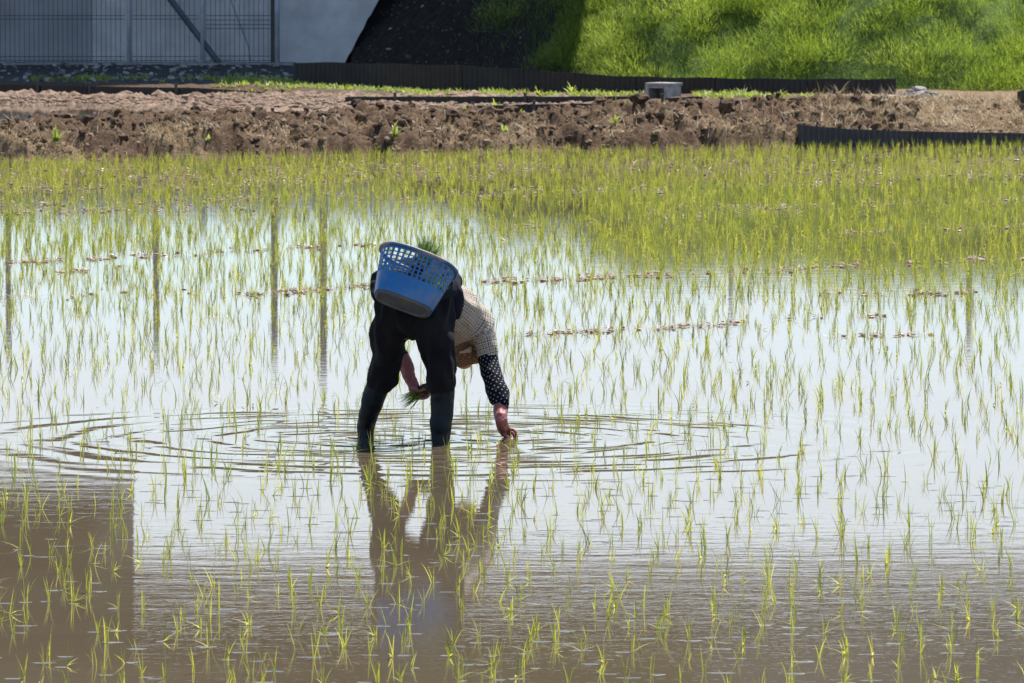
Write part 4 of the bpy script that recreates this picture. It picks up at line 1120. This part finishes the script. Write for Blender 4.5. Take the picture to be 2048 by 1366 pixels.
# --- gloves: cuff, palm, four fingers and thumb in one surface
def finger(pts, r): return tube([J(*p, r * (1 - 0.07 * i)) for i, p in enumerate(pts)], 10, 3)
d = DH
gr = [tube([J(1001, 810, 0.27, 0.041), J(1001, 826, 0.24, 0.040), J(1003, 843, 0.21, 0.034), J(1007, 856, d + 0.01, 0.036, 0.032), J(1013, 865, d, 0.038, 0.026)], 16, 4),
      finger([(1014, 858, d - 0.02), (1024, 859, d - 0.03), (1031, 864, d - 0.035), (1033, 874, d - 0.03), (1032, 886, d - 0.02)], 0.0105),
      finger([(1014, 862, d - 0.005), (1023, 865, d - 0.01), (1028, 871, d - 0.01), (1029, 882, d), (1028, 892, d)], 0.0105),
      finger([(1011, 866, d + 0.01), (1018, 871, d + 0.01), (1022, 879, d + 0.01), (1022, 890, d + 0.01)], 0.010),
      finger([(1007, 867, d + 0.025), (1012, 873, d + 0.03), (1015, 882, d + 0.03), (1014, 890, d + 0.03)], 0.009),
      finger([(1006, 858, d - 0.02), (1009, 868, d - 0.045), (1015, 875, d - 0.055), (1021, 881, d - 0.05)], 0.0115)]
wear("glove", fuse("glove", gr, 0.0045, 3, 0.002, 30, (1, 1, 1), 2), M["glove"])
gl = [tube([J(804, 710, 0.49, 0.036), J(810, 726, 0.47, 0.042), J(815, 740, 0.45, 0.041), J(817, 749, 0.44, 0.037), J(825, 766, 0.42, 0.032), J(830, 780, 0.40, 0.034, 0.03), J(836, 789, 0.39, 0.034, 0.024)], 16, 4),
      finger([(833, 793, 0.37), (842, 797, 0.35), (853, 795, 0.345), (859, 788, 0.35), (858, 781, 0.36)], 0.0105),
      finger([(836, 793, 0.38), (845, 796, 0.37), (855, 793, 0.365), (860, 786, 0.37)], 0.0105),
      finger([(838, 791, 0.40), (847, 793, 0.40), (856, 789, 0.395), (860, 782, 0.39)], 0.010),
      finger([(839, 788, 0.42), (847, 789, 0.42), (854, 785, 0.42), (857, 779, 0.41)], 0.009),
      finger([(828, 775, 0.37), (833, 780, 0.335), (841, 782, 0.32), (848, 779, 0.32)], 0.0115)]
wear("glove", fuse("glove", gl, 0.0045, 3, 0.002, 30, (1, 1, 1), 8), M["glove"])
# --- sun bonnet over the hanging head, tied with a pale ribbon
bo = [ball(J(930, 694, 0.62, 1)[:3], 0.125, 0.12, 0.095), tube([J(912, 676, 0.54, 0.10, 0.08), J(922, 700, 0.62, 0.10)], 20), ball(J(936, 708, 0.6, 1)[:3], 0.11, 0.12, 0.06), ball(J(905, 703, 0.6, 1)[:3], 0.08, 0.1, 0.05)]
me = fuse("bonnet", bo, 0.008, 5, 0.006, 10, (1, 1, 1), 7)
wrap_attr(me, [(J(905, 660, 0.5, 1)[:3], J(930, 740, 0.7, 1)[:3], 0.1)]); wear("bonnet", me, M["bonnet"])
tie = [tube([J(920, 705, 0.49, 0.008), J(930, 703, 0.478, 0.010), J(940, 699, 0.48, 0.012)], 8), ball(J(937, 701, 0.475, 1)[:3], 0.02, 0.012, 0.014), tube([J(937, 700, 0.475, 0.012), J(941, 695, 0.48, 0.008)], 8)]
wear("bonnet_tie", fuse("bonnet_tie", tie, 0.004, 2), M["tie"])
# --- navy jacket rolled round the waist under the basket
jk = [tube([J(750, 572, 0.16, 0.03), J(755, 590, 0.10, 0.036), J(775, 598, 0.02, 0.04), J(820, 600, -0.03, 0.04), J(870, 590, -0.02, 0.045), J(900, 575, 0.08, 0.05), J(908, 560, 0.2, 0.05)], 14, 5),
      tube([J(893, 556, 0.12, 0.05, 0.06), J(903, 580, 0.12, 0.062, 0.07), J(908, 605, 0.14, 0.055, 0.065), J(909, 628, 0.16, 0.035, 0.045)], 16, 5),
      tube([J(751, 568, 0.14, 0.026), J(750, 585, 0.12, 0.028), J(753, 598, 0.12, 0.024)], 12, 4),
      tube([J(760, 560, 0.25, 0.06), J(830, 545, 0.33, 0.09), J(900, 552, 0.26, 0.06)], 14, 5)]
wear("waist_jacket", fuse("waist_jacket", jk, 0.008, 5, 0.009, 9, (1, 1, 1), 5), M["navy"])

# ------------------------------------------------------------------ blue basket on the back
m, nt, b = mat("blue_plastic"); v = mapped(nt, 1.0)
f = noise_(nt, v, 9, 5, 0.65); f2 = noise_(nt, v, 3.5, 3)
c = ramp(nt, f2, [(0.35, (0.010, 0.120, 0.33)), (0.65, (0.022, 0.175, 0.43))])
x_ = nt.nodes.new("ShaderNodeMix"); x_.data_type = 'RGBA'
L(nt, ramp(nt, f, [(0.5, (0, 0, 0)), (0.74, (0.65,) * 3)]), x_.inputs["Factor"]); L(nt, c, x_.inputs["A"]); x_.inputs["B"].default_value = (0.20, 0.17, 0.15, 1)
L(nt, x_.outputs["Result"], b.inputs["Base Color"]); b.inputs["Roughness"].default_value = 0.38; M["blue"] = m
M["blue_dark"] = plain("dark_blue_plastic", (0.035, 0.065, 0.11), (0.10, 0.11, 0.115), 7, 0.6)  # darker, greyer blue for the basket bottom
M["rim"] = plain("worn_rim", (0.05, 0.10, 0.2), (0.38, 0.28, 0.22), 5, 0.5, lo=0.42, hi=0.6)
rimc = Vector(J(837, 522, -0.02, 1)[:3]); basec = Vector(J(806, 606, -0.14, 1)[:3])
av = (rimc - basec).normalized()
wv = Vector((0.93, 0.0, -0.37)); wv = (wv - av * wv.dot(av)).normalized(); dv = av.cross(wv).normalized()
if dv.y < 0: dv = -dv                              # points away from the camera, to the planter's back
BH = (rimc - basec).length
bk = empty("basket", basec); tag(bk, "blue plastic lattice basket with solid dark bottom tied to the back of the planter", "basket")
def sup(a, n_=3.0):
    c_, s_ = math.cos(a), math.sin(a)
    return (math.copysign(abs(c_) ** (2 / n_), c_), math.copysign(abs(s_) ** (2 / n_), s_))
def bpt(a, h, off=0.0):
    """angle round the basket, height 0..1, offset outwards"""
    k = h ** 0.85
    hw, hd = 0.163 + 0.052 * k + off, 0.098 + 0.045 * k + off
    e = 3.6 - 1.2 * h
    c_, s_ = sup(a, e)
    return wv * (c_ * hw) + dv * (s_ * hd) + av * (BH * h)
def ang_table(nc, e=3.0):                          # angles at equal arc lengths
    aa = np.linspace(0, 2 * np.pi, 2001)
    P = np.array([np.array(sup(a, e)) * np.array([0.19, 0.125]) for a in aa])
    s_ = np.concatenate([[0], np.cumsum(np.linalg.norm(np.diff(P, axis=0), axis=1))])
    return lambda q: float(np.interp((q % 1.0) * s_[-1], s_, aa))
AT = ang_table(0)
NC = 38
cols = []
for k in range(NC): cols += [(k + 0.0) / NC, (k + 0.36) / NC]
NR = 6; h0, h1 = 0.40, 0.92
hs = [0.0, 0.03, 0.2, h0]
for k in range(NR): hs += [h0 + (h1 - h0) * (k + 0.24) / NR, h0 + (h1 - h0) * (k + 1) / NR]
hs += [0.965, 1.0]
hole_rows = {4 + 2 * k for k in range(NR)}         # face row between hs[i] and hs[i+1]
bm = bmesh.new()
nC = len(cols)
gv = [[bm.verts.new(bpt(AT(q), h)) for q in cols] for h in hs]
for i in range(len(hs) - 1):
    for j in range(nC):
        if i in hole_rows and j % 2 == 1: continue
        bm.faces.new((gv[i][j], gv[i][(j + 1) % nC], gv[i + 1][(j + 1) % nC], gv[i + 1][j]))
bmesh.ops.recalc_face_normals(bm, faces=bm.faces)
me = bpy.data.meshes.new("lattice_wall"); bm.to_mesh(me); bm.free()
o = obj("lattice_wall", me, M["blue"], bk)
so = o.modifiers.new("thickness", 'SOLIDIFY'); so.thickness = 0.005; so.offset = 0
bm = bmesh.new()
NB = 56
aa = [AT(k / NB) for k in range(NB)]
ring0 = [bm.verts.new(bpt(a, 0.0, -0.001)) for a in aa]
ring1 = [bm.verts.new(bpt(a, 0.0, -0.012) - av * 0.014) for a in aa]
ring2 = [bm.verts.new(bpt(a, 0.0, -0.022) - av * 0.014) for a in aa]
ring3 = [bm.verts.new(bpt(a, 0.0, -0.028) - av * 0.006) for a in aa]
for A_, B_ in ((ring0, ring1), (ring1, ring2), (ring2, ring3)):
    for k in range(NB): bm.faces.new((A_[k], A_[(k + 1) % NB], B_[(k + 1) % NB], B_[k]))
bm.faces.new(ring3)
bmesh.ops.recalc_face_normals(bm, faces=bm.faces)
me = bpy.data.meshes.new("bottom"); bm.to_mesh(me); bm.free()
o = obj("bottom", me, M["blue_dark"], bk)
so = o.modifiers.new("thickness", 'SOLIDIFY'); so.thickness = 0.004; so.offset = -1
bm = bmesh.new()
prof = [(0.004, -0.012), (0.013, -0.008), (0.016, 0.0), (0.012, 0.006), (0.0, 0.008), (-0.005, 0.002), (-0.004, -0.010)]
NB = 72
rg = [[bm.verts.new(bpt(AT(k / NB), 1.0, o_) + av * z_) for k in range(NB)] for o_, z_ in prof]
for i in range(len(prof)):
    for k in range(NB): bm.faces.new((rg[i][k], rg[i][(k + 1) % NB], rg[(i + 1) % len(prof)][(k + 1) % NB], rg[(i + 1) % len(prof)][k]))
bmesh.ops.recalc_face_normals(bm, faces=bm.faces)
for f_ in bm.faces: f_.smooth = True
me = bpy.data.meshes.new("rim"); bm.to_mesh(me); bm.free()
obj("rim", me, M["rim"], bk)
# what lies in the basket: bundles of seedlings with their root mats
M["roots"] = plain("root_mat", (0.035, 0.022, 0.013), (0.12, 0.075, 0.045), 25, 0.95, 0.01, 60, 0.2)
M["seedling"] = leafy("seedling_bundle_leaf", [(0.0, (0.045, 0.11, 0.018)), (0.5, (0.11, 0.22, 0.03)), (1.0, (0.26, 0.34, 0.05))], 0.45, 0.45, 1.5)
def bundle(name, label, c, ax, rad, hgt, n, ln, seed, spread=0.35):
    """root mat with a tuft of leaves growing along ax"""
    e = empty(name, c); tag(e, label, "seedlings")
    r = np.random.default_rng(seed)
    ax = Vector(ax).normalized(); q = ax.to_track_quat('Z', 'Y')
    v = ICO2_V * (1 + 0.35 * (r.random((len(ICO2_V), 1)) - 0.5)) * np.array([rad[0], rad[1], hgt])
    v = np.array([q @ Vector(p) for p in v])
    obj("root_mat", mesh_np("root_mat", v, ICO2_F, False), M["roots"], e)
    b0 = np.stack([r.uniform(-.8, .8, n) * rad[0], r.uniform(-.8, .8, n) * rad[1], np.full(n, hgt * 0.5)], -1)
    V, Fc, tn = blades(b0, np.arctan2(b0[:, 1], b0[:, 0]) + r.normal(0, 0.6, n), np.abs(r.normal(0, spread * 0.5, n)), ln * r.uniform(0.7, 1.15, n), r.uniform(0.003, 0.005, n), r.normal(0.2, 0.3, n), 3, r.random(n), r.uniform(-1.5, 1.5, n))
    V = np.array([q @ Vector(p) for p in V])
    obj("leaves", mesh_np("leaves", V, Fc, False, tn), M["seedling"], e)
def inb(u, d_, h): return basec + wv * u + dv * d_ + av * (BH * h)
bundle("seedling_bundle", "rice seedling bundle standing upright in the basket, its green tips above the rim", inb(0.015, -0.045, 0.80), av + wv * 0.06, (0.05, 0.04), 0.045, 210, 0.165, 1, 0.3)
bundle("seedling_bundle", "rice seedling bundle leaning to the right end inside the blue basket", inb(0.12, 0.01, 0.42), av + wv * 0.35, (0.05, 0.05), 0.05, 90, 0.11, 2, 0.5)
bundle("seedling_bundle", "brown root mat with few leaves at the left end inside the blue basket", inb(-0.09, 0.0, 0.40), av - wv * 0.5, (0.085, 0.07), 0.062, 30, 0.06, 3, 0.8)
bundle("seedling_bundle", "dark seedling mat lying on the floor of the blue basket", inb(0.05, 0.0, 0.24), av, (0.13, 0.08), 0.06, 40, 0.08, 4, 0.8)
hc = Vector(J(850, 777, 0.37, 1)[:3])
bundle("held_seedlings", "small bunch of rice seedlings with brown roots held in the left glove", hc, (-0.75, 0.05, -0.5), (0.032, 0.032), 0.040, 80, 0.15, 5, 0.3)

# ================================================================== young rice
def clump(seed, n, tall):
    q = np.random.default_rng(seed)
    az = q.uniform(0, 6.28, n); b0 = q.normal(0, 0.006, (n, 3)) * np.array([1, 1, 0]) + np.array([0, 0, -0.012])
    ln = tall * q.uniform(0.55, 1.1, n)
    V, Fc, tn = blades(b0, az, np.abs(q.normal(0.16, 0.14, n)), ln, q.uniform(0.0032, 0.0054, n), np.abs(q.normal(0.25, 0.35, n)), 3, np.clip(q.normal(0.5, 0.22, n), 0.05, 0.95), q.uniform(-1.3, 1.3, n))
    parts = [(V, Fc, tn)]
    if q.random() < 0.55:                          # a leaf bent over onto the water
        k = 1 + int(q.random() < 0.3)
        a2 = q.uniform(0, 6.28, k)
        parts.append(blades(np.zeros((k, 3)) + np.array([0, 0, 0.004]), a2, np.full(k, 1.25), q.uniform(0.08, 0.14, k), np.full(k, 0.006), np.full(k, 0.42), 3, np.full(k, 0.85), q.uniform(-0.3, 0.3, k)))
    s = Soup()
    for p in parts: s.add(*p)
    return np.vstack(s.v), np.vstack(s.f), np.concatenate(s.t)
VAR = [clump(500 + k, int(3 + (k % 4)), 0.118 + 0.009 * (k % 5)) for k in range(28)]
VMESH = []
for k, (V, Fc, tn) in enumerate(VAR):
    me = mesh_np("rice_seedling", V, Fc, False, tn); me.materials.append(M["rice"]); VMESH.append(me)
r = np.random.default_rng(42)
pts = []
ROW, SPC, SK = 0.42, 0.108, 0.24
for i in range(int(70 / ROW)):
    y0 = 24.5 + i * ROW
    ph = (i * 0.019) % SPC + r.normal(0, 0.012)
    xx = np.arange(-11, 11, SPC) + ph
    xx = xx + r.normal(0, 0.012, len(xx)); yy = y0 + SK * xx + r.normal(0, 0.045, len(xx))
    far = np.clip((yy - 36) / 30, 0, 1)
    patch = fbm(xx * 0.5 + 4, yy * 0.22, 3, 12)
    keep = (r.random(len(xx)) < 0.50 + 0.28 * far + 0.5 * (patch - 0.5)) & (yy < bank_edge(xx) - 0.10) & (np.abs(xx) < 2.2 + yy * 0.095)
    pts += list(zip(xx[keep], yy[keep]))
pts = np.array(pts)
for c in FEET:                                     # nothing grows where the boots and the hand stand
    pts = pts[(np.hypot(pts[:, 0] - c[0], pts[:, 1] - c[1]) > 0.12)]
u_, v_ = pix(pts[:, 0], pts[:, 1], np.full(len(pts), 0.08))
inframe = (u_ > 4) & (u_ < 2044) & (v_ > 0) & (v_ < 1375)
order = np.argsort(np.where(inframe, pts[:, 1], 1e6))
near_i = order[:300]
far_mask = np.ones(len(pts), bool); far_mask[near_i] = False
for i in near_i:
    k = int(r.integers(len(VMESH)))
    o = bpy.data.objects.new("rice_seedling", VMESH[k]); COL.objects.link(o)
    o.location = (pts[i, 0], pts[i, 1], 0); o.rotation_euler.z = r.uniform(0, 6.28); s_ = r.uniform(0.7, 1.1); o.scale = (s_, s_, s_)
    tag(o, "young rice seedling of a few thin yellow green blades in the near water", "rice seedling", "rice seedlings in the near water")
S = Soup()
for (x, y) in pts[far_mask]:
    V, Fc, tn = VAR[int(r.integers(len(VAR)))]
    a = r.uniform(0, 6.28); s_ = r.uniform(0.75, 1.15) * (1 - 0.10 * min(1, max(0, (y - 45) / 25))); c_, n_ = math.cos(a) * s_, math.sin(a) * s_
    W = np.stack([V[:, 0] * c_ - V[:, 1] * n_ + x, V[:, 0] * n_ + V[:, 1] * c_ + y, V[:, 2] * s_], -1)
    S.add(W, Fc, np.clip(tn + r.normal(0, 0.1), 0.02, 0.98))
    for _rep in range(int(y > 50 and r.random() < 0.85) + int(y > 58 and r.random() < 0.55)):                                     # farther rows have tillered more
        V, Fc, tn = VAR[int(r.integers(len(VAR)))]
        W = np.stack([V[:, 0] * n_ - V[:, 1] * c_ + x + r.normal(0, .05), V[:, 0] * c_ + V[:, 1] * n_ + y, V[:, 2] * s_], -1)
        S.add(W, Fc, np.clip(tn + r.normal(0, 0.1), 0.02, 0.98))
o = obj("rice_rows", S.mesh("rice_rows"), M["rice"]); tag(o, "rows of young rice seedlings filling the rest of the flooded paddy", "rice", kind='stuff')
# the water skin drawn up round stems and lying leaves close by
nm = [i for i in range(len(pts)) if pts[i, 1] < 36.5]
Vs, Fs, off = [], [], 0
NS, prof = 12, [(1.0, 0.0), (0.72, 0.18), (0.45, 0.5), (0.22, 0.85), (0.0, 1.0)]
for i in nm:
    for q in range(int(r.random() < 0.8)):
        rx, ry, hh = r.uniform(0.02, 0.065), r.uniform(0.014, 0.032), r.uniform(0.0012, 0.003)
        cx, cy = pts[i, 0] + r.normal(0, 0.03), pts[i, 1] + r.normal(0, 0.05)
        a = np.linspace(0, 2 * np.pi, NS, endpoint=False)
        for q_, h_ in prof[:-1]:
            Vs.append(np.stack([cx + np.cos(a) * rx * q_, cy + np.sin(a) * ry * q_, np.full(NS, 0.0002 + hh * h_)], -1))
        Vs.append(np.array([[cx, cy, 0.0002 + hh]]))
        for k in range(3):
            for j in range(NS):
                j2 = (j + 1) % NS
                Fs.append((off + k * NS + j, off + k * NS + j2, off + (k + 1) * NS + j2)); Fs.append((off + k * NS + j, off + (k + 1) * NS + j2, off + (k + 1) * NS + j))
        for j in range(NS): Fs.append((off + 3 * NS + j, off + 3 * NS + (j + 1) % NS, off + 4 * NS))
        off += 4 * NS + 1
o = obj("water_rims", mesh_np("water_rims", np.vstack(Vs), np.array(Fs), True), M["water"]); tag(o, "small raised rims of water around the nearest rice stems", "water", kind='stuff')
bpy.context.view_layer.update()
